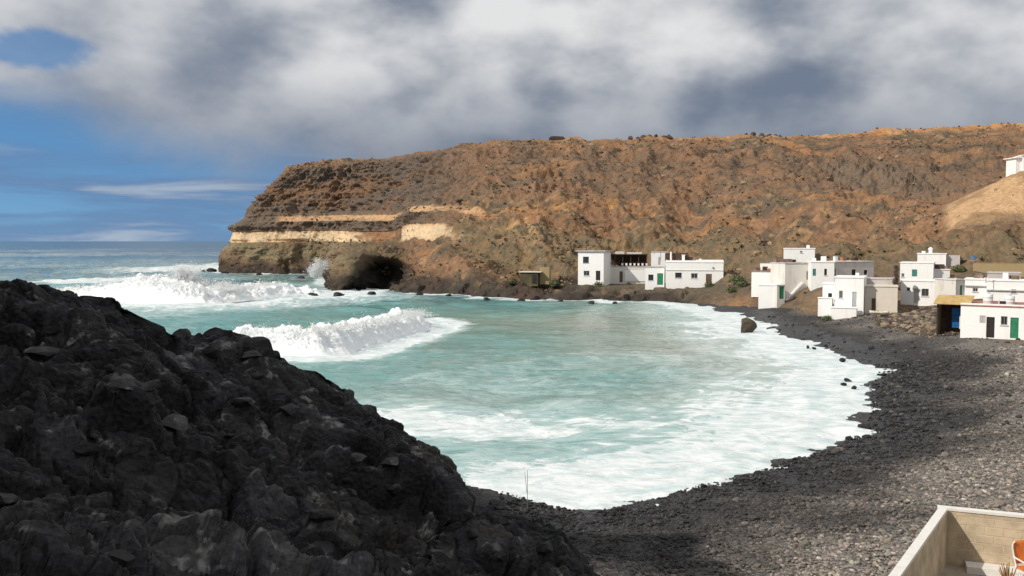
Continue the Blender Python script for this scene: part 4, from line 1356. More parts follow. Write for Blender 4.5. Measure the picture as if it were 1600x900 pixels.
# ---------------------------------------------------------------- boulders
def rock_mesh(name, seed, n_cut=14, sub=3, stretch=(1, 1, 0.75)):
    import bmesh
    bm = bmesh.new(); bmesh.ops.create_icosphere(bm, subdivisions=sub, radius=1)
    V = np.array([v.co for v in bm.verts])
    r = np.random.default_rng(seed)
    for _ in range(n_cut):                                   # planar facets
        d = r.normal(size=3); d /= np.linalg.norm(d); k = r.uniform(0.45, 0.8)
        over = np.maximum(V @ d - k, 0); V = V - over[:, None] * d[None] * 0.97
    V = V * (1 + 0.10 * fbm(V * 1.6 + seed, 3, seed)[:, None] + 0.05 * fbm(V * 5 + seed, 3, seed)[:, None])
    V = V * np.array(stretch)
    for v, p in zip(bm.verts, V): v.co = p
    me = bpy.data.meshes.new(name); bm.to_mesh(me); bm.free()
    return me


def mat_boulder(name, dark, light, lichen=0.5):
    m, nt, b = new_mat(name); t = NT(nt)
    p = t.pos()
    n = t.noise(p, 1.6, 6, 0.65); l = t.noise(p, 3.3, 6, 0.7)
    c = t.mix(t.rng(n, 0.35, 0.7), dark, light)
    c = t.mix(t.rng(l, 0.58, 0.72, 0, lichen), c, (0.33, 0.32, 0.28))
    t.L(c, b.inputs['Base Color']); b.inputs['Roughness'].default_value = 0.85
    b.inputs['Specular IOR Level'].default_value = 0.25
    t.L(t.bump(t.noise(p, 7, 6, 0.7), 0.9, 0.06), b.inputs['Normal'])
    return m


M['boulder'] = mat_boulder('lava_boulder', (0.018, 0.018, 0.019), (0.045, 0.043, 0.042), 0.3)
M['boulder_pale'] = mat_boulder('pale_boulder', (0.03, 0.03, 0.031), (0.10, 0.096, 0.09), 0.8)
M['boulder_warm'] = mat_boulder('brown_boulder', (0.06, 0.045, 0.035), (0.12, 0.09, 0.065), 0.2)
ROCKS = []
for k in range(7):
    me = rock_mesh('boulder', 40 + k, 10, 3, (1, 0.8, 0.6)); me.materials.append(M['boulder']); ROCKS.append(me)
ROCKS_P = []
for k in range(4):
    me = rock_mesh('boulder', 60 + k, 16, 3, (1, 0.75, 0.36)); me.materials.append(M['boulder_pale']); ROCKS_P.append(me)


def place_rock(me, pos, size, label, group=None, rot=None, cat='boulder', name='boulder'):
    o = bpy.data.objects.new(name, me); COL.objects.link(o)
    o.location = tuple(map(float, pos)); o.scale = (size, size, size)
    o.rotation_euler = rot or (random.uniform(-0.3, 0.3), random.uniform(-0.3, 0.3), random.uniform(0, 6.28))
    tag(o, label, cat, group)
    return o


def rock_surface(px, py):
    """place on the lava rock seen at a picture point"""
    a, c, d = ray(px, py); dirv = np.array([a, c, d])
    q = RQ.reshape(-1, 3) - np.array([0, 0, H])
    along = q @ dirv / (dirv @ dirv)
    off = np.linalg.norm(q - along[:, None] * dirv, axis=1) / np.maximum(along, 1)
    ok = (off < 0.004) & (RT.ravel() < 1.15)
    if not ok.any(): return RQ.reshape(-1, 3)[np.argmin(off)]
    k = np.where(ok)[0]
    return RQ.reshape(-1, 3)[k[np.argmin(along[k])]]


for (px, py, s, lab) in [(58, 552, 0.42, 'pale lichen covered boulder high on the black lava slope'),
                         (190, 600, 0.42, 'small pale angular boulder touching the pale split boulder'),
                         (225, 605, 0.36, 'pale split boulder beside a long grey slab'),
                         (10, 782, 0.34, 'stone coloured pale as a spot of sunlight low on the black lava slope'),  # stands for a sunlit spot; the light is in its pale colour
                         (375, 628, 0.45, 'flat grey slab lying across the black lava'),
                         (280, 665, 0.5, 'broad blue grey slab half buried in the lava'),
                         (562, 712, 0.36, 'cream coloured boulder beside a grey one on the lava'),
                         (608, 720, 0.40, 'rounded grey boulder next to the cream one'),
                         (395, 552, 0.45, 'low grey slab just under the rock crest'),
                         (450, 640, 0.45, 'long grey slab below the hump of the crest')]:
    p = rock_surface(px, py)
    place_rock(random.choice(ROCKS_P), p + np.array([0, 0, s * 0.12]), s, lab)
grp = 'black boulders on the lava rock'
for k in range(18):
    px = random.uniform(10, 900); lo = np.interp(px, RIDGE[:, 0], RIDGE[:, 1]) + 14
    if lo > 880: continue
    py = random.uniform(lo, 895)
    p = rock_surface(px, py)
    s = random.uniform(0.12, 0.34) * (0.6 + p[1] / 45)
    place_rock(random.choice(ROCKS), p + np.array([0, 0, s * 0.1]), s, 'black lava boulder lying on the shaded dark rock', grp)
for (px, py, D, s, lab) in [(5, 452, 24.3, 0.42, 'black lump of lava standing on the crest beside the sea'),
                            (284, 518, 26.6, 0.34, 'knobbly black lava lump in the dip of the crest'),
                            (345, 524, 27.2, 0.85, 'rounded black hump of lava on the crest'),
                            (408, 540, 27.6, 0.75, 'smooth black hump of lava at the lower crest'),
                            (775, 788, 32.8, 0.5, 'low black block at the foot of the rock by the foam'),
                            (862, 800, 33.3, 0.38, 'small black block where the rock meets the beach')]:
    p = at(px, py, D)
    place_rock(random.choice(ROCKS), p - np.array([0, 0, s * 0.25]), s, lab)
# the rock standing in the surf
sr = rock_mesh('surf_rock', 5, 7, 3, (1.0, 0.9, 1.05)); sr.materials.append(M['boulder_warm'])
p = on_level(1166, 520, 0.0)
place_rock(sr, p + np.array([0, 0, 0.45]), 1.22, 'squat dark rock standing alone in the surf by the beach', rot=(0.1, 0.05, 0.5), cat='rock', name='surf_rock')
for (px, py, s) in [(1262, 542, 0.26), (1272, 544, 0.22), (1325, 594, 0.3), (1318, 600, 0.24), (1335, 606, 0.26), (1350, 668, 0.4), (1290, 541, 0.3), (1316, 563, 0.35)]:
    p = on_level(px, py, 0.15)
    place_rock(random.choice(ROCKS), p, s, 'small black rock awash at the edge of the beach foam', 'rocks awash along the beach')
for (px, py, s) in [(330, 424, 2.2), (352, 428, 1.6), (318, 425, 1.5), (405, 431, 1.5), (418, 452, 0.9), (488, 462, 1.2), (470, 436, 1.4), (530, 462, 1.6), (580, 460, 1.4),
                    (655, 461, 1.1), (700, 463, 1.0), (760, 468, 1.0), (815, 471, 0.9), (836, 468, 1.3), (875, 472, 0.8), (925, 473, 0.8), (960, 474, 0.7)]:
    p = on_level(px, py, 0.0)
    place_rock(random.choice(ROCKS), p, s, 'black shore rock at the waterline below the headland', 'shore rocks below the headland')
# ruins and outcrops on the skyline
def sky_pt(px):
    k = np.argmin(np.abs(HPX - px) + np.abs(HV - 10) * 50); return HQ.reshape(-1, 3)[k]


ROCK_W = []
for k in range(3):
    me = rock_mesh('outcrop', 80 + k, 8, 2, (1, 0.8, 0.8)); me.materials.append(M['boulder_warm']); ROCK_W.append(me)
for (px, s) in [(985, 1.7), (998, 1.3), (1006, 2.2), (1014, 1.9), (1026, 1.5), (1036, 1.9), (1046, 2.3), (1168, 1.4), (1178, 1.8), (1190, 1.7), (1202, 1.8), (1212, 1.4),
                (1345, 1.0), (1352, 1.2), (1372, 0.9), (1420, 0.9), (1440, 0.8), (452, 0.6), (478, 0.8), (1500, 0.7), (1530, 0.8)]:
    p = sky_pt(px)
    s *= 0.75
    place_rock(random.choice(ROCK_W), p + np.array([0, 0, s * 0.2]), s, 'dark rock outcrop on the skyline of the plateau', 'outcrops along the skyline', cat='outcrop', name='outcrop')


# ---------------------------------------------------------------- houses
def wall_mesh(L, dep, z0, z1, openings, skew):
    """box walls; the front (y=0 side, facing -y) has real openings: (s0, s1, za, zb)"""
    mb = MB()
    xs = sorted({0.0, L, *[o[0] for o in openings], *[o[1] for o in openings]})
    zs = sorted({z0, z1, *[o[2] for o in openings], *[o[3] for o in openings]})
    for i in range(len(xs) - 1):
        for j in range(len(zs) - 1):
            cx, cz = (xs[i] + xs[i + 1]) / 2, (zs[j] + zs[j + 1]) / 2
            if any(o[0] < cx < o[1] and o[2] < cz < o[3] for o in openings): continue
            mb.add([(xs[i], 0, zs[j]), (xs[i + 1], 0, zs[j]), (xs[i + 1], 0, zs[j + 1]), (xs[i], 0, zs[j + 1])], [(0, 1, 2, 3)])
    r = 0.16
    for (a, b, c, d) in openings:
        mb.add([(a, 0, c), (b, 0, c), (b, 0, d), (a, 0, d), (a, r, c), (b, r, c), (b, r, d), (a, r, d)],
               [(0, 4, 5, 1), (1, 5, 6, 2), (2, 6, 7, 3), (3, 7, 4, 0)])
    mb.add([(0, 0, z0), (L, 0, z0), (L, dep, z0), (0, dep, z0), (0, 0, z1), (L, 0, z1), (L, dep, z1), (0, dep, z1)],
           [(1, 2, 6, 5), (2, 3, 7, 6), (3, 0, 4, 7), (4, 5, 6, 7)])
    return mb


class House:
    def __init__(s, name, label, cat='house', group=None):
        s.name, s.label, s.cat, s.group = name, label, cat, group
        s.root = None; s.blocks = []

    def block(s, px0, px1, ytop, ybase, D, th, dep, wall='white', roof='roof', ops=(), sink=1.2, roof_over=0.08, parapet=0.0, slab=0.14, part='wall'):
        """front wall seen between px0 and px1, its left corner D metres ahead; th = how far the front turns to the left"""
        th = math.radians(th)
        A = at(px0, ybase, D)
        e = np.array([math.cos(th), -math.sin(th)])
        a1, c1, _ = ray(px1, ybase); k = a1 / c1
        L = (k * A[1] - A[0]) / (e[0] - k * e[1])
        zt = at(px0, ytop, D)[2]
        if s.root is None:
            s.root = empty(s.name, (A[0], A[1], A[2])); tag(s.root, s.label, s.cat, s.group)
            s.origin = np.array([A[0], A[1], A[2]])
        rz = -th
        nrm = np.array([-math.sin(th), -math.cos(th)])

        def local(px, py):
            a, c, d = ray(px, py)
            t = (A[:2] @ nrm) / (a * nrm[0] + c * nrm[1])
            p = np.array([a * t, c * t, H + d * t])
            return float((p[:2] - A[:2]) @ e), float(p[2] - A[2])
        holes, todo = [], []
        h = zt - A[2]
        for op in ops:
            kind, x0, y0, x1, y1, mat = op[:6]
            s0, zb = local(x0, y0); s1, za = local(x1, y1)
            if kind == 'door': za = max(za, 0.02)
            s0, s1 = max(0.1, s0), min(L - 0.1, s1); zb = min(zb, h - 0.12)
            if s1 - s0 < 0.15 or zb - za < 0.2: continue
            holes.append((s0, s1, za, zb)); todo.append((kind, s0, s1, za, zb, mat))
        w = wall_mesh(L, dep, -sink, h, holes, 0).build(part, M[wall], s.root)
        off = np.array([A[0], A[1], A[2]]) - s.origin
        w.location = tuple(off); w.rotation_euler = (0, 0, rz)

        def put(o):
            o.location = tuple(off); o.rotation_euler = (0, 0, rz); return o
        if roof:
            mb = MB(); o_ = roof_over
            mb.box((L / 2, dep / 2, h + slab / 2), (L + 2 * o_, dep + 2 * o_, slab - 0.01))
            if parapet:
                for (cx, cy, dx, dy) in ((L / 2, 0.1, L + 0.04, 0.2), (L / 2, dep - 0.1, L + 0.04, 0.2), (0.08, dep / 2, 0.2, dep - 0.42), (L - 0.08, dep / 2, 0.2, dep - 0.42)):
                    mb.box((cx, cy, h + slab + parapet / 2 - 0.004), (dx, dy, parapet))
            put(mb.build('roof', M[roof], s.root))
        for (kind, s0, s1, za, zb, mat) in todo:
            if kind == 'window':
                f = MB(); t = 0.07
                f.box(((s0 + s1) / 2, 0.09, za + t / 2), (s1 - s0 - 0.004, 0.06, t)); f.box(((s0 + s1) / 2, 0.09, zb - t / 2), (s1 - s0 - 0.004, 0.06, t))
                f.box((s0 + t / 2 + 0.002, 0.09, (za + zb) / 2), (t, 0.06, zb - za - 2 * t)); f.box((s1 - t / 2 - 0.002, 0.09, (za + zb) / 2), (t, 0.06, zb - za - 2 * t))
                f.box(((s0 + s1) / 2, 0.09, (za + zb) / 2), (0.05, 0.05, zb - za - 2 * t))
                fo = put(f.build('window', M[mat], s.root))
                MB().add([(s0 + 0.01, 0.13, za), (s1 - 0.01, 0.13, za), (s1 - 0.01, 0.13, zb), (s0 + 0.01, 0.13, zb)], [(0, 1, 2, 3)]).build('pane', M['glass'], fo)
                MB().box(((s0 + s1) / 2, -0.03, za - 0.04), (s1 - s0 + 0.16, 0.10, 0.07)).build('sill', M['frame'], fo)
            elif kind == 'shutter':
                f = MB(); mid = (s0 + s1) / 2
                for (a, b) in ((s0 + 0.01, mid - 0.008), (mid + 0.008, s1 - 0.01)):
                    f.box(((a + b) / 2, 0.08, (za + zb) / 2), (b - a, 0.05, zb - za - 0.02))
                    for q in range(4):
                        f.box(((a + b) / 2, 0.05, za + (zb - za) * (q + 0.6) / 4.3), (b - a - 0.1, 0.02, 0.07))
                put(f.build('shutter', M[mat], s.root))
            else:
                f = MB(); w_ = s1 - s0
                f.box(((s0 + s1) / 2, 0.10, (za + zb) / 2), (w_ - 0.02, 0.05, zb - za - 0.02))
                for q in range(3):
                    f.box(((s0 + s1) / 2, 0.07, za + (zb - za) * (q + 0.5) / 3), (w_ - 0.22, 0.02, (zb - za) / 3 - 0.16))
                put(f.build('door', M[mat], s.root))
        s.last = (A, e, L, h, nrm, dep, rz, off); s.blocks.append(s.last)
        return s

    def add(s, name, mat, fn):
        """fn(mb, L, h, dep) draws in the last block's own axes"""
        A, e, L, h, nrm, dep, rz, off = s.last
        mb = MB(); fn(mb, L, h, dep)
        o = mb.build(name, M[mat], s.root); o.location = tuple(off); o.rotation_euler = (0, 0, rz)
        return o


W, Dr, Sh = 'window', 'door', 'shutter'

# the restaurant group on the shore rocks, far side of the bay
a1 = House('white_house', 'two storey white house with two windows above the rocky shore')
a1.block(903, 943, 393, 446, 170, 24, 4.6, ops=[(W, 911, 401, 920, 411, 'dark'), (W, 912, 423, 921, 431, 'grey_paint'), (Dr, 931, 423, 938, 438, 'dark')], roof_over=0.35, slab=0.2)

a2 = House('terrace_house', 'grey walled house with dark roofed terrace and row of white balusters', 'house')
a2.block(946, 1012, 417, 442, 172, 8, 6.5, wall='white_old_shade', roof='roof', ops=[(Dr, 968, 424, 973, 441, 'brown')], roof_over=0.05)


def terr(mb, L, h, dep):
    for k in range(7):
        mb.box((0.3 + (L - 0.6) * k / 6, 0.35, h + 0.14 + 1.05), (0.16, 0.16, 2.1))


for k in range(6):
    a2.add('post', 'pergola', lambda mb, L, h, dep, k=k: mb.box((L * 0.03 + (L * 0.94) * k / 5, 0.35, h + 0.14 + 1.1), (0.14, 0.14, 2.2)))
a2.add('back_wall', 'pergola', lambda mb, L, h, dep: mb.box((L / 2, dep - 0.6, h + 0.14 + 1.1), (L - 0.2, 0.2, 2.2)))
a2.add('terrace_roof', 'pergola', lambda mb, L, h, dep: mb.box((L / 2, dep / 2 - 0.2, h + 0.14 + 2.27), (L + 0.2, dep - 0.2, 0.13)))
a2.add('roof_sheet', 'white_old_shade', lambda mb, L, h, dep: (mb.box((L * 0.33, dep * 0.6, h + 2.68), (L * 0.22, 2.2, 0.5)), mb.box((L * 0.68, dep * 0.6, h + 2.62), (L * 0.36, 2.2, 0.36))))
for k in range(7):
    a2.add('baluster', 'white', lambda mb, L, h, dep, k=k: mb.box((L * 0.40 + L * 0.57 * k / 6, 0.12, h + 0.14 + 0.36), (0.36, 0.16, 0.42)))
a2.add('mural_panel', 'white', lambda mb, L, h, dep: mb.box((L * 0.72, -0.04, h * 0.46), (L * 0.5, 0.06, h * 0.68)))
a2.add('rail', 'pergola', lambda mb, L, h, dep: mb.box((L / 2, 0.12, h + 0.14 + 0.62), (L, 0.1, 0.08)))

a3 = House('white_hut', 'small white upper block between the dark terrace and the long house')
a3.block(1017, 1043, 394, 446, 171, 10, 4.0, ops=[(Dr, 1029, 402, 1032, 414, 'grey_paint')])

a4 = House('long_house', 'long low white house with green door and two small windows on the shore')
a4.block(1040, 1130, 410, 453, 160, 12, 5.5, ops=[(W, 1055, 426, 1065, 434, 'dark'), (W, 1080, 427, 1090, 435, 'grey_paint'), (Dr, 1103, 428, 1112, 452, 'brown')], roof='white', parapet=0.25)
a4.add('cornice', 'white_old_shade', lambda mb, L, h, dep: mb.box((L / 2, -0.05, h * 0.72), (L, 0.09, 0.10)))
a4.add('roof_shed', 'pergola', lambda mb, L, h, dep: mb.box((L * 0.18, dep - 1.2, h + 0.14 + 0.75), (4.2, 1.8, 1.5)))
a4.add('chimney', 'white', lambda mb, L, h, dep: (mb.box((L * 0.30, dep - 2.6, h + 0.14 + 0.55), (0.5, 0.5, 1.1)), mb.box((L * 0.30, dep - 2.6, h + 0.14 + 1.15), (0.65, 0.65, 0.12))))
a4.add('roof_vent', 'white', lambda mb, L, h, dep: mb.tube((L * 0.08, dep - 2.6, h), (L * 0.08, dep - 2.6, h + 1.9), 0.16))
a4.add('wall_lamp', 'metal', lambda mb, L, h, dep: mb.box((L * 0.82, -0.1, h * 0.82), (0.2, 0.2, 0.3)))
a4.block(1008, 1038, 418, 445, 162, 12, 4.5, ops=[(W, 1013, 429, 1021, 438, 'dark'), (Dr, 1027, 427, 1036, 447, 'green')])

# stepped white houses in the middle of the village
b1 = House('tiled_house', 'low white house with brown tiled roof and green side door by the surf rock')
b1.block(1174, 1212, 424, 452, 138, 24, 4.2, roof='roof_tile', roof_over=0.15)
b1.add('chimney', 'white', lambda mb, L, h, dep: (mb.box((L * 0.55, dep * 0.8, h + 0.7), (2.4, 0.7, 1.2)),))
b1.add('roof_rim', 'roof_tile', lambda mb, L, h, dep: mb.box((L * 0.55, dep * 0.8, h + 1.36), (2.7, 0.95, 0.12)))
b1.add('canopy', 'tan_wall', lambda mb, L, h, dep: mb.box((L * 0.95, dep * 0.55, h + 0.42), (2.6, 2.6, 0.14)))
b1.block(1185, 1214, 446, 472, 130, 22, 5.5, roof='white')
b1.block(1214, 1226, 446, 470, 128.5, -14, 3.0, wall='white_old_shade', ops=[(Dr, 1218, 447, 1226, 467, 'green')], roof='white')

b2 = House('white_cube', 'plain white cube house standing highest behind the tall blank wall')
b2.block(1225, 1273, 389, 414, 145, 16, 5.0, roof='white', ops=[(W, 1250, 392, 1254, 395, 'grey_paint')])

b3 = House('stair_house', 'tall blank white house wall above the sloping earth bank')
b3.block(1226, 1266, 412, 466, 131, -8, 5.0, wall='white_old_shade', roof='roof', ops=[(Dr, 1260, 424, 1265.5, 437, 'metal')])
b3.add('stair_wall', 'white', lambda mb, L, h, dep: mb.add(
    [(0.05, -0.03, -0.3), (0.35, -0.03, -0.3), (L * 0.72, -0.03, h * 0.46), (L * 0.62, -0.03, h * 0.46), (0.05, -0.35, -0.3), (0.35, -0.35, -0.3), (L * 0.72, -0.35, h * 0.46), (L * 0.62, -0.35, h * 0.46)],
    [(4, 5, 6, 7), (3, 2, 1, 0), (0, 1, 5, 4), (1, 2, 6, 5), (2, 3, 7, 6), (3, 0, 4, 7)]))

b4 = House('long_white_house', 'long white house on the bank with one half in grey shade')
b4.block(1267, 1303, 410, 446, 128, 12, 5.5, roof='white', ops=[(Sh, 1270, 420, 1275, 431, 'teal'), (W, 1288, 420, 1292, 430, 'dark')])
b4.add('chimney', 'white', lambda mb, L, h, dep: mb.box((L * 0.62, dep * 0.4, h + 0.45), (0.7, 0.5, 0.8)))
b4.block(1303.5, 1365, 410, 436, 127.6, -22, 4.5, wall='white_old_shade', roof='white_old_shade', ops=[(Dr, 1331, 421, 1337, 433, 'dark'), (W, 1350, 422, 1355, 429, 'dark'), (W, 1304.5, 420, 1306, 431, 'dark')])  # shaded half: part of its grey shade is put into the wall colour

b5 = House('beach_house', 'white two level house at the top of the shingle with low front terrace')
b5.block(1303, 1349, 434, 482, 109, 25, 5.5, roof='white', ops=[(W, 1311, 454, 1317, 466, 'grey_paint'), (Dr, 1332, 456, 1338, 481, 'grey_paint')])
b5.block(1285, 1303, 444, 470, 111.5, 25, 3.5, roof='white', ops=[(W, 1294, 458, 1300, 466, 'dark')])
b5.block(1278, 1300, 466, 479, 109.5, 25, 1.4, roof='white', slab=0.08)
b5.block(1298, 1338, 481, 493, 107, 25, 1.7, roof='white', slab=0.08)

b6 = House('ruined_house', 'weathered ochre low house with brown door and crumbling top')
b6.block(1351, 1402, 448, 486, 109, 22, 5.0, wall='tan_wall', roof='tan_wall', ops=[(Dr, 1362, 466, 1368, 485, 'brown')])
b6.block(1349, 1404, 436, 450, 113, 22, 3.0, wall='grey_wall', roof='grey_wall')
for k in range(9):
    me = random.choice(ROCK_W)
    o = b6.add('rubble', 'boulder_warm', lambda mb, L, h, dep, k=k: mb.box((L * 0.9 + random.uniform(-0.2, 0.2), -0.05 - random.random() * 0.3, 0.2 + 0.32 * k), (0.5, 0.4, 0.3), random.random()))

# right hand group
c1 = House('chimney_house', 'small white house with round chimney above the house with the teal shutter')
c1.block(1433, 1478, 397, 416, 140, 26, 4.5, roof='white')
c1.add('chimney', 'white', lambda mb, L, h, dep: mb.lathe((L * 0.45, dep * 0.6, h + 0.1), [(0.28, 0), (0.28, 0.55), (0.36, 0.6), (0.36, 0.75), (0.12, 0.95)], 12))
c1.add('shaded_side_block', 'grey_wall', lambda mb, L, h, dep: mb.box((L + 1.0, dep * 0.5, h * 0.5 - 0.4), (1.9, 2.6, h + 0.4)))  # grey box for the house's side; its shade is put into the colour

c2 = House('white_house', 'white house with teal shutter below the house with the chimney')
c2.block(1406, 1458, 411, 440, 131, 28, 5.0, roof='white', ops=[(Sh, 1425, 421, 1433, 432, 'teal'), (W, 1408.5, 427, 1413, 433, 'grey_paint')])
c2.block(1458, 1484, 422, 434, 130, 10, 3.0, wall='white', roof='white')

c3 = House('white_cottage', 'small white cottage with grey door between two windows above rubble bank')
c3.block(1407, 1462, 439, 475, 114, 30, 4.6, roof='white', ops=[(W, 1417, 449, 1422, 454, 'dark'), (Dr, 1428, 450, 1435.5, 474, 'grey_wall'), (W, 1440, 451, 1451, 463, 'metal')])
c3.add('door_hood', 'frame', lambda mb, L, h, dep: mb.box((L * 0.43, -0.14, 2.0), (0.8, 0.28, 0.08)))

c4 = House('row_house', 'row of low white walls and flat roofs behind the red roofed house')
c4.block(1480, 1493, 438, 462, 110, 28, 3.2, roof='white')
c4.block(1493, 1507, 438, 464, 108.5, -25, 3.0, wall='white_old_shade', roof='white_old_shade', ops=[(Dr, 1500, 446, 1503.5, 461, 'green')])  # wall in shade, coloured with the greyer wash
c4.block(1507, 1541, 437, 466, 109, 30, 4.5, roof='white', ops=[(W, 1520, 450, 1528, 456, 'grey_paint')])
c4.add('ledge', 'grey_wall', lambda mb, L, h, dep: mb.box((L / 2, -0.12, h * 0.68), (L, 0.2, 0.12)))
c4.block(1541, 1640, 439, 470, 107, 30, 5.0, roof='white', ops=[(W, 1580, 452, 1588, 458, 'grey_paint')])
c4.add('ledge', 'grey_wall', lambda mb, L, h, dep: mb.box((L / 2, -0.12, h * 0.55), (L, 0.2, 0.12)))

c4b = House('grey_block', 'grey unpainted block building rising behind the row of white walls')
c4b.block(1542, 1594, 427, 450, 118, 30, 4.0, wall='grey_wall', roof='grey_wall', ops=[(W, 1570, 430, 1580, 437, 'dark')])

c5 = House('red_roofed_house', 'white house with red flat roof, dark door and green door facing the beach')
c5.block(1500, 1680, 478, 531, 82, 33, 6.5, roof='roof_red', roof_over=0.04, ops=[(Sh, 1531, 493, 1540, 505, 'grey_wall'), (Dr, 1541.5, 495, 1553.5, 528, 'dark'), (W, 1564, 494, 1574, 508, 'metal'), (Dr, 1579, 496, 1591, 529, 'green')])
c5.add('doorstep', 'white', lambda mb, L, h, dep: mb.box((L * 0.275, -0.4, -0.1), (1.9, 0.8, 0.24)))
c5.add('parapet', 'white', lambda mb, L, h, dep: mb.box((L * 0.5, 0.12, h + 0.2), (L + 0.06, 0.26, 0.16)))
c5.add('plinth', 'tan_wall', lambda mb, L, h, dep: mb.box((L * 0.68, -0.3, -0.12), (L * 0.5, 0.6, 0.16)))


def roof_things(hs, block, items):
    keep_ = hs.last; hs.last = hs.blocks[block]
    for (kind, fx, fy, mat, sx, sy, sz) in items:
        hs.add(kind, mat, lambda mb, L, h, dep: mb.box((L * fx, dep * fy, h + 0.12 + sz / 2), (sx, sy, sz), random.uniform(-0.2, 0.2)))
    hs.last = keep_


roof_things(b1, 0, [('crate', 0.2, 0.4, 'brown', 0.7, 0.5, 0.45), ('planter', 0.75, 0.2, 'terracotta', 0.9, 0.3, 0.3), ('crate', 0.5, 0.35, 'pergola', 0.8, 0.6, 0.6)])
roof_things(b2, 0, [('vent_box', 0.8, 0.6, 'white', 0.5, 0.5, 0.5)])
roof_things(b3, 0, [('shed_box', 0.35, 0.75, 'roof_tile', 2.6, 0.9, 0.5), ('shed_box', 0.7, 0.8, 'pergola', 1.2, 0.8, 0.4)])
roof_things(b4, 0, [('vent_box', 0.25, 0.6, 'white', 0.5, 0.4, 0.45), ('crate', 0.8, 0.7, 'terracotta', 0.5, 0.5, 0.4)])
roof_things(b4, 1, [('planter', 0.85, 0.6, 'pergola', 0.9, 0.5, 0.5), ('crate', 0.6, 0.7, 'terracotta', 0.7, 0.5, 0.5), ('vent_box', 0.3, 0.5, 'tank', 0.5, 0.5, 0.7)])
roof_things(b5, 0, [('vent_box', 0.7, 0.7, 'white', 0.4, 0.4, 0.4)])
roof_things(c1, 0, [('crate', 0.85, 0.5, 'brown', 0.7, 0.5, 0.5), ('vent_box', 0.2, 0.5, 'white', 0.5, 0.5, 0.35)])
roof_things(c2, 1, [('crate', 0.5, 0.5, 'pergola', 1.4, 0.8, 0.7), ('crate', 0.85, 0.5, 'roof_tile', 0.7, 0.7, 0.5)])
roof_things(c4, 2, [('crate', 0.6, 0.5, 'roof_tile', 1.0, 0.6, 0.4)])
roof_things(c4, 3, [('crate', 0.45, 0.6, 'brown', 0.8, 0.6, 0.5), ('vent_box', 0.3, 0.7, 'tank', 0.6, 0.6, 0.8)])
roof_things(a4, 0, [('crate', 0.42, 0.7, 'pergola', 0.9, 0.6, 0.8), ('vent_box', 0.6, 0.6, 'white', 0.4, 0.4, 0.5)])


def tank_on(hs, fx, fy, r, ht, label, mat='tank'):
    A, e, L, h, nrm, dep, rz, off = hs.last
    c = A[:2] + e * L * fx - nrm * dep * fy
    o = empty('water_tank', (c[0], c[1], A[2] + h + 0.135)); tag(o, label, 'water tank')
    MB().lathe((0, 0, 0), [(r * 0.96, 0), (r, 0.06), (r, ht * 0.32), (r * 1.03, ht * 0.34), (r, ht * 0.36), (r, ht * 0.66), (r * 1.03, ht * 0.68), (r, ht * 0.70), (r, ht * 0.92), (r * 0.85, ht)], 22).build('shell', M[mat], o, True)
    MB().lathe((0, 0, ht), [(r * 0.34, -0.01), (r * 0.34, 0.07), (r * 0.28, 0.1)], 14).build('lid', M['grey_paint'], o)
    MB().tube((r * 0.9, -r * 0.3, 0.12), (r * 1.35, -r * 0.5, 0.12), 0.035).build('outlet', M['metal'], o)


tank_on(c5, 0.225, 0.32, 0.42, 0.98, 'white cylindrical water tank standing alone on red roof')
tank_on(c5, 0.42, 0.30, 0.44, 0.85, 'white water tank with dark hatch beside it on red roof')
c5.add('roof_hatch', 'dark', lambda mb, L, h, dep: mb.box((L * 0.37, dep * 0.12, h + 0.34), (0.5, 0.4, 0.36)))
c5.add('pipe', 'tank', lambda mb, L, h, dep: mb.tube((L * 0.34, dep * 0.1, h), (L * 0.34, dep * 0.1, h + 0.75), 0.05))

# ochre boundary wall behind the right group
ow = House('boundary_wall', 'long ochre boundary wall behind the grey block building', 'wall')
ow.block(1520, 1660, 411, 428, 132, 28, 0.35, wall='ochre_wall', roof='ochre_wall', roof_over=0.03, slab=0.06, part='wall_face')
p = at(1521, 411, 137)
bt = empty('blue_tank', (p[0], p[1], p[2])); tag(bt, 'blue water tank on the slope behind the ochre wall', 'water tank')
MB().lathe((0, 0, -1.6), [(0.5, 0), (0.5, 2.45), (0.4, 2.62)], 16).build('shell', M['blue_tank'], bt, True)
MB().lathe((0, 0, 1.02), [(0.18, 0), (0.18, 0.08), (0.15, 0.1)], 12).build('lid', M['dark'], bt)


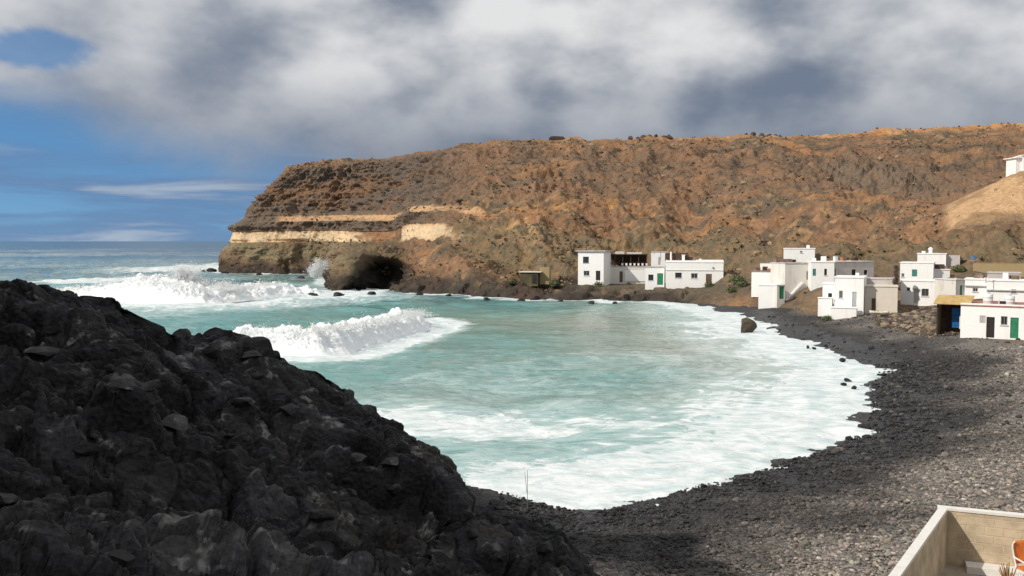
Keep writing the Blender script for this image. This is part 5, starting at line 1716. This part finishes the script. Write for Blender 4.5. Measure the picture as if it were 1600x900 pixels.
# lean-to shed with blue door
def lean_to():
    A = at(1463, 513, 84.5); th = math.radians(33)
    L = 2.75; r = empty('lean_to_shed', tuple(A), -th)
    tag(r, 'lean-to shed with ochre sheet roof and blue door beside the red roofed house', 'shed')
    h = 2.45
    MB().box((0.06, 1.5, h / 2 - 0.3), (0.12, 3.0, h + 0.5)).build('side_wall', M['brown'], r)
    MB().box((L / 2, 2.6, h / 2 - 0.3), (L, 0.12, h + 0.5)).build('back_wall', M['pergola'], r)
    for x in (0.08, L - 0.1):
        MB().box((x, 0.06, h / 2 - 0.3), (0.14, 0.14, h + 0.45)).build('post', M['dark'], r)
    MB().add([(-0.25, -0.35, h - 0.1), (L + 0.15, -0.35, h - 0.1), (L + 0.15, 2.9, h + 0.55), (-0.25, 2.9, h + 0.55),
              (-0.25, -0.35, h - 0.02), (L + 0.15, -0.35, h - 0.02), (L + 0.15, 2.9, h + 0.63), (-0.25, 2.9, h + 0.63)],
             [(3, 2, 1, 0), (4, 5, 6, 7), (0, 1, 5, 4), (1, 2, 6, 5), (2, 3, 7, 6), (3, 0, 4, 7)]).build('roof_sheet', M['ochre_sheet'], r)
    d = MB(); d.box((1.5, 1.75, 0.95), (0.8, 0.06, 1.9)); d.box((1.5, 1.71, 1.35), (0.6, 0.03, 0.65)); d.box((1.5, 1.71, 0.5), (0.6, 0.03, 0.6))
    dd = d.build('door', M['blue'], r)
    MB().box((1.80, 1.69, 0.95), (0.05, 0.05, 0.14)).build('handle', M['metal'], dd)
    MB().box((2.2, 0.62, 0.6), (0.6, 0.06, 1.2)).build('board', M['tan_wall'], r)


lean_to()

# hut on the tan knoll
hp = at(1587, 271, 171)
hut = House('hilltop_hut', 'small white hut with flat overhanging roof on the tan knoll')
hut.block(1587, 1597, 247, 270, 171, -4, 3.0, roof='white', roof_over=0.4, slab=0.16)
hut.block(1597.5, 1650, 243, 270, 170.5, 12, 4.0, roof='white', roof_over=0.3, ops=[(W, 1606, 250, 1614, 258, 'dark')])


# low store hut with antenna mast on the shore west of the two storey house
def shore_store():
    A = at(812, 441, 170)
    r = empty('shore_store', tuple(A), -0.25); tag(r, 'low olive stone store with flat slab roof by the shore rocks', 'hut')
    MB().box((1.8, 1.2, 0.6), (3.4, 2.4, 2.6)).build('wall', M['scrub'], r)
    MB().box((2.0, 1.2, 1.98), (4.4, 3.0, 0.14)).build('roof', M['tan_wall'], r)
    MB().box((2.9, -0.02, 0.6), (0.9, 0.06, 1.7)).build('door', M['dark'], r)
    MB().box((4.6, 2.0, 1.2), (1.9, 1.7, 3.2)).build('annex', M['ochre_wall'], r)


shore_store()


def mast(px, ybase, ytop, D, label, arms, r0=0.05, name='antenna_mast', sink=0.6):
    A = at(px, ybase, D); B = at(px, ytop, D)
    h = B[2] - A[2]
    o = empty(name, tuple(A)); tag(o, label, 'mast')
    MB().tube((0, 0, -sink), (0, 0, h), r0, r0 * 0.6, 8).build('pole', M['metal'], o)
    for (fz, half, rr) in arms:
        MB().tube((-half, 0.03, h * fz), (half, -0.03, h * fz), rr).build('crossarm', M['metal'], o)
    return o


mast(845, 428, 382, 174, 'thin mast with white cross arm behind the low stone store', [(0.35, 1.1, 0.06)], 0.07)
rod = mast(824, 792, 735, 33, 'thin forked rod standing on the black rock by the foam', [], 0.014, 'fishing_rod')
MB().tube((-0.02, 0, 0.55), (-0.10, 0, 1.36), 0.010, 0.007).build('tine', M['metal'], rod)
# roof aerials of the village
for (px, yb, yt, D, lab) in [(1540.5, 440, 424, 106, 'thin white roof pole over the row of low walls'), (1022, 396, 380, 170, 'thin roof aerial on the small white upper block'),
                             (1083, 409, 396, 160, 'thin pole on the roof of the long white house')]:
    mast(px, yb, yt, D, lab, [(0.85, 0.3, 0.02)], 0.05, 'roof_aerial', 0.2)


# ruined stone hut on the skyline
def ruin():
    p = sky_pt(872)
    r = empty('stone_ruin', (p[0] - 3.4, p[1], p[2] - 0.3), 0.1); tag(r, 'ruined dark stone hut on the skyline', 'ruin')
    for k in range(14):
        x = 0.3 + k * 0.5; hh = (1.7, 2.1, 2.2, 2.2, 2.2, 2.2, 2.2, 2.2, 2.1, 2.2, 2.0, 1.5, 1.0, 0.8)[k] * 0.95
        MB().box((x, 0, hh / 2 - 0.3), (0.49, 0.7, hh), random.uniform(-0.06, 0.06)).build('stone', M['boulder_warm'], r)
    MB().box((2.6, 1.8, 0.6), (0.6, 3.0, 1.8)).build('side_wall', M['boulder_warm'], r)


ruin()


# small boat drawn up below the ruined house
def boat():
    p = at(1374, 491, 103)
    z = ground_z(p[0], p[1])
    r = empty('rowing_boat', (p[0], p[1], max(z, p[2]) + 0.02), math.radians(-18)); tag(r, 'small pale rowing boat drawn up below the ruined house', 'boat'); r.scale = (0.7, 0.7, 0.7)
    n = 14; secs = []
    for k in range(n + 1):
        t = k / n; x = -1.5 + 3.0 * t
        w = 0.55 * math.sin(math.pi * min(1, 0.18 + 0.82 * (1 - t) ** 0.75 if t > 0.5 else 0.35 + 0.5 * t + 0.25 * t)) if t < 1 else 0.02
        w = max(0.03, w); top = 0.42 + 0.16 * (2 * t - 1) ** 2
        secs.append([(x, -w, top), (x, -w * 0.85, 0.16), (x, 0, 0.0), (x, w * 0.85, 0.16), (x, w, top)])
    vs = [q for s_ in secs for q in s_]; fs = []
    for k in range(n):
        for j in range(4):
            fs.append((k * 5 + j, (k + 1) * 5 + j, (k + 1) * 5 + j + 1, k * 5 + j + 1))
    fs.append((0, 1, 2, 3, 4))
    h = MB().add(vs, fs).build('hull', M['hull'], r, True)
    md = h.modifiers.new('thick', 'SOLIDIFY'); md.thickness = 0.04
    for x in (-0.7, 0.3):
        MB().box((x, 0, 0.32), (0.22, 0.8, 0.04)).build('thwart', M['brown'], r)


boat()


# shrubs
def shrub_mesh(seed, n=420):
    r = np.random.default_rng(seed)
    d = r.normal(size=(n, 3)); d /= np.linalg.norm(d, axis=1, keepdims=True); d[:, 2] = np.abs(d[:, 2]) * 0.9 + 0.05
    rad = r.uniform(0.45, 1.0, n) * (1 + 0.35 * fbm(d * 2 + seed, 2, seed))
    c = d * rad[:, None]
    u = r.normal(size=(n, 3)); u /= np.linalg.norm(u, axis=1, keepdims=True)
    w = np.cross(u, d + 0.01); w /= np.linalg.norm(w, axis=1, keepdims=True)
    s = r.uniform(0.08, 0.17, n)[:, None]
    V = np.stack([c - u * s * 1.5, c + w * s * 0.6, c + u * s * 1.5, c - w * s * 0.6], 1).reshape(-1, 3)
    me = raw_mesh('foliage', V, np.arange(len(V)).reshape(-1, 4), 4, False)
    me.materials.append(M['leaf'])
    return me


SHRUBS = [shrub_mesh(k) for k in range(3)]
sb = MB()
for k in range(6):
    a = k * 1.05; sb.tube((0, 0, -0.2), (0.5 * math.cos(a), 0.5 * math.sin(a), 0.6), 0.035, 0.015, 5)
stem0 = sb.build('stem', M['stem'])
STEM = stem0.data
bpy.data.objects.remove(stem0)
for (px, py, D, s, lab) in [(1108, 452, 157, 0.95, 'grey green bush in front of the brown door of the long house'), (1150, 446, 150, 1.3, 'tall bush growing beside the end wall of the long low house'),
                            (1160, 452, 147, 1.0, 'low bush between the long house and the tiled house'), (1143, 455, 146, 0.9, 'small bush on the bank below the long house'),
                            (866, 446, 169, 1.2, 'dark bush growing close beside the two storey house'), (935, 447, 165, 1.1, 'dark green bush below the two storey house'),
                            (801, 440, 170, 1.0, 'yellowish bush against the low stone store'), (1292, 482, 107, 0.7, 'dark bush under the terrace of the beach house'),
                            (1308, 409, 136, 0.9, 'green bush behind the long upper house'), (1322, 405, 139, 1.0, 'bush on the slope above the pinkish grey wall'),
                            (1475, 462, 112, 0.8, 'dry bush between the cottage and the row of walls'), (1500, 414, 134, 1.0, 'bush left of the ochre boundary wall')]:
    p = at(px, py, D); z = ground_z(p[0], p[1])
    z = z if abs(z - p[2]) < 2.5 else p[2]
    r = empty('shrub', (p[0], p[1], z), random.random() * 6); tag(r, lab, 'shrub')
    r.scale = (s, s, s)
    for me, nm in ((random.choice(SHRUBS), 'foliage'), (STEM, 'stem')):
        o = bpy.data.objects.new(nm, me); COL.objects.link(o); o.parent = r


# ---------------------------------------------------------------- roofless enclosure close to the camera
def enclosure():
    C = at(1481, 797, 21.0)                        # inner top corner of the far and left walls
    zt = C[2]
    l = on_level(1408, 902, zt) - C; l = l[:2] / np.linalg.norm(l[:2])       # left wall runs towards the viewer
    b = on_level(1602, 809, zt) - C; b = b[:2] / np.linalg.norm(b[:2])       # far wall runs to the right
    zf = zt - 1.32
    rz = math.atan2(b[1], b[0])
    r = empty('walled_yard', (C[0], C[1], zf)); tag(r, 'roofless yard of cream block walls with pale coping on the shingle', 'yard')
    hh = zt - zf
    T = 0.17
    n_in = np.array([b[1], -b[0]])                 # from the far wall into the yard
    # far wall: mortar core with proud blocks on the inside
    Lb = 5.2
    core = MB(); m_ = b * (Lb / 2 - 0.09) - n_in * (T / 2 + 0.012)
    core.box((m_[0], m_[1], hh / 2 - 0.45), (Lb + 0.18, T, hh + 0.9 - 0.02), rz)
    cw = core.build('far_wall', M['mortar'], r)
    bl, bh = 0.40, 0.20
    me_cache = {}
    for row in range(int(hh / bh) + 1):
        z = row * bh
        hgt = min(bh, hh - 0.02 - z)
        if hgt < 0.05: continue
        x = -0.0 - (0.2 if row % 2 else 0.0)
        while x < Lb - 0.3:
            x0, x1 = max(x, 0.01), x + bl
            key = (round(x1 - x0, 2), round(hgt, 2))
            if key not in me_cache:
                w_, h_ = x1 - x0 - 0.012, hgt - 0.012
                q = MB(); d_ = 0.005
                q.add([(-w_ / 2, 0, -h_ / 2), (w_ / 2, 0, -h_ / 2), (w_ / 2, 0, h_ / 2), (-w_ / 2, 0, h_ / 2),
                       (-w_ / 2 + .008, -d_, -h_ / 2 + .008), (w_ / 2 - .008, -d_, -h_ / 2 + .008), (w_ / 2 - .008, -d_, h_ / 2 - .008), (-w_ / 2 + .008, -d_, h_ / 2 - .008)],
                      [(4, 5, 6, 7), (0, 1, 5, 4), (1, 2, 6, 5), (2, 3, 7, 6), (3, 0, 4, 7)])
                o_ = q.build('block', M['block']); me_cache[key] = o_.data; bpy.data.objects.remove(o_)
            o = bpy.data.objects.new('block', me_cache[key]); COL.objects.link(o); o.parent = cw
            c = b * ((x0 + x1) / 2) + n_in * (-0.012 + random.uniform(-0.003, 0.001))
            o.location = (c[0], c[1], z + hgt / 2); o.rotation_euler = (0, 0, rz)
            x += bl
    cp = MB(); m2 = b * (Lb / 2 - 0.1) - n_in * (T / 2)
    cp.box((m2[0], m2[1], hh + 0.022), (Lb + 0.24, T + 0.03, 0.06), rz); cp.build('coping', M['coping'], r)
    # left wall
    Ll = 7.0
    n_l = np.array([l[1], -l[0]])
    if n_l @ b > 0: n_l = -n_l                     # pointing out of the yard
    rl = math.atan2(l[1], l[0])
    m3 = l * (Ll / 2 + 0.0) + n_l * (T / 2 + 0.005)
    lw = MB(); lw.box((m3[0], m3[1], hh / 2 - 0.45), (Ll, T, hh + 0.9 - 0.02), rl); lw.build('side_wall', M['block'], r)
    cp = MB(); m3 = l * (Ll / 2 + 0.1) + n_l * (T / 2 + 0.005); cp.box((m3[0], m3[1], hh + 0.026), (Ll, T + 0.02, 0.07), rl); cp.build('coping', M['coping'], r)
    fl = MB(); m4 = b * 2.6 + l * 3.2; fl.box((m4[0], m4[1], -0.12), (5.2, 7.0, 0.2), rz); fl.build('floor', M['slab'], r)
    st = MB(); m5 = b * 2.2 + n_in * 0.22; st.box((m5[0], m5[1], 0.06), (3.6, 0.42, 0.16), rz); st.build('ledge', M['coping'], r)
    return C, b, l, n_in, zf


EC, EB, EL, EN, EZ = enclosure()


def chair():
    p = EC[:2] + EB * 1.62 + EN * 0.95
    r = empty('folding_chair', (p[0], p[1], EZ - 0.02), math.atan2(EB[1], EB[0]) + 0.5); tag(r, 'orange cloth folding chair with pale tubular frame in the walled yard', 'chair')
    for x in (-0.26, 0.26):
        f = MB(); f.tube((x, -0.25, 0.0), (x, 0.16, 0.48), 0.017); f.tube((x, 0.25, 0.0), (x, -0.2, 0.46), 0.017)
        f.build('leg', M['tank'], r)
        g = MB(); pts = [(x, 0.12, 0.42), (x, 0.2, 0.62), (x, 0.27, 0.86), (x * 0.94, 0.29, 0.94), (x * 0.7, 0.30, 0.985)]
        for a, b in zip(pts, pts[1:]): g.tube(a, b, 0.018)
        g.build('back_frame', M['tank'], r)
        h = MB(); h.tube((x, -0.2, 0.64), (x, 0.24, 0.66), 0.02); h.build('armrest', M['tank'], r)
    n = 8; V, Fc = [], []
    for i in range(n + 1):
        for j in range(n + 1):
            u, v = i / n, j / n
            V.append((-0.25 + 0.5 * u, 0.2 + 0.1 * v + 0.05 * math.sin(math.pi * u), 0.50 + 0.47 * v + 0.02 * math.sin(math.pi * u) * v))
    for i in range(n):
        for j in range(n): Fc.append((i * (n + 1) + j, (i + 1) * (n + 1) + j, (i + 1) * (n + 1) + j + 1, i * (n + 1) + j + 1))
    o = MB().add(V, Fc).build('backrest', M['orange'], r, True); o.modifiers.new('t', 'SOLIDIFY').thickness = 0.02
    V = [(x_, y_ - 0.02, z_) for (x_, y_, z_) in [(-0.25 + 0.5 * i / n, -0.22 + 0.42 * j / n, 0.46 - 0.04 * math.sin(math.pi * i / n) * math.sin(math.pi * j / n)) for i in range(n + 1) for j in range(n + 1)]]
    o = MB().add(V, Fc).build('seat', M['orange'], r, True); o.modifiers.new('t', 'SOLIDIFY').thickness = 0.02


chair()


def pot_plant():
    p = EC[:2] + EB * 1.12 + EN * 1.35
    r = empty('potted_plant', (p[0], p[1], EZ - 0.02)); tag(r, 'dry brown stalks in a small terracotta pot on the yard floor', 'potted plant')
    MB().lathe((0, 0, 0), [(0.09, 0), (0.13, 0.2), (0.145, 0.21), (0.145, 0.25), (0.12, 0.25), (0.11, 0.2)], 16).build('pot', M['terracotta'], r, True)
    s = MB()
    for k in range(16):
        a = random.random() * 6.28; t = random.uniform(0.05, 0.22); h = random.uniform(0.25, 0.5)
        s.tube((0.04 * math.cos(a), 0.04 * math.sin(a), 0.18), (t * math.cos(a), t * math.sin(a), 0.2 + h), 0.016, 0.008, 5)
    s.build('stalks', M['straw'], r)


pot_plant()
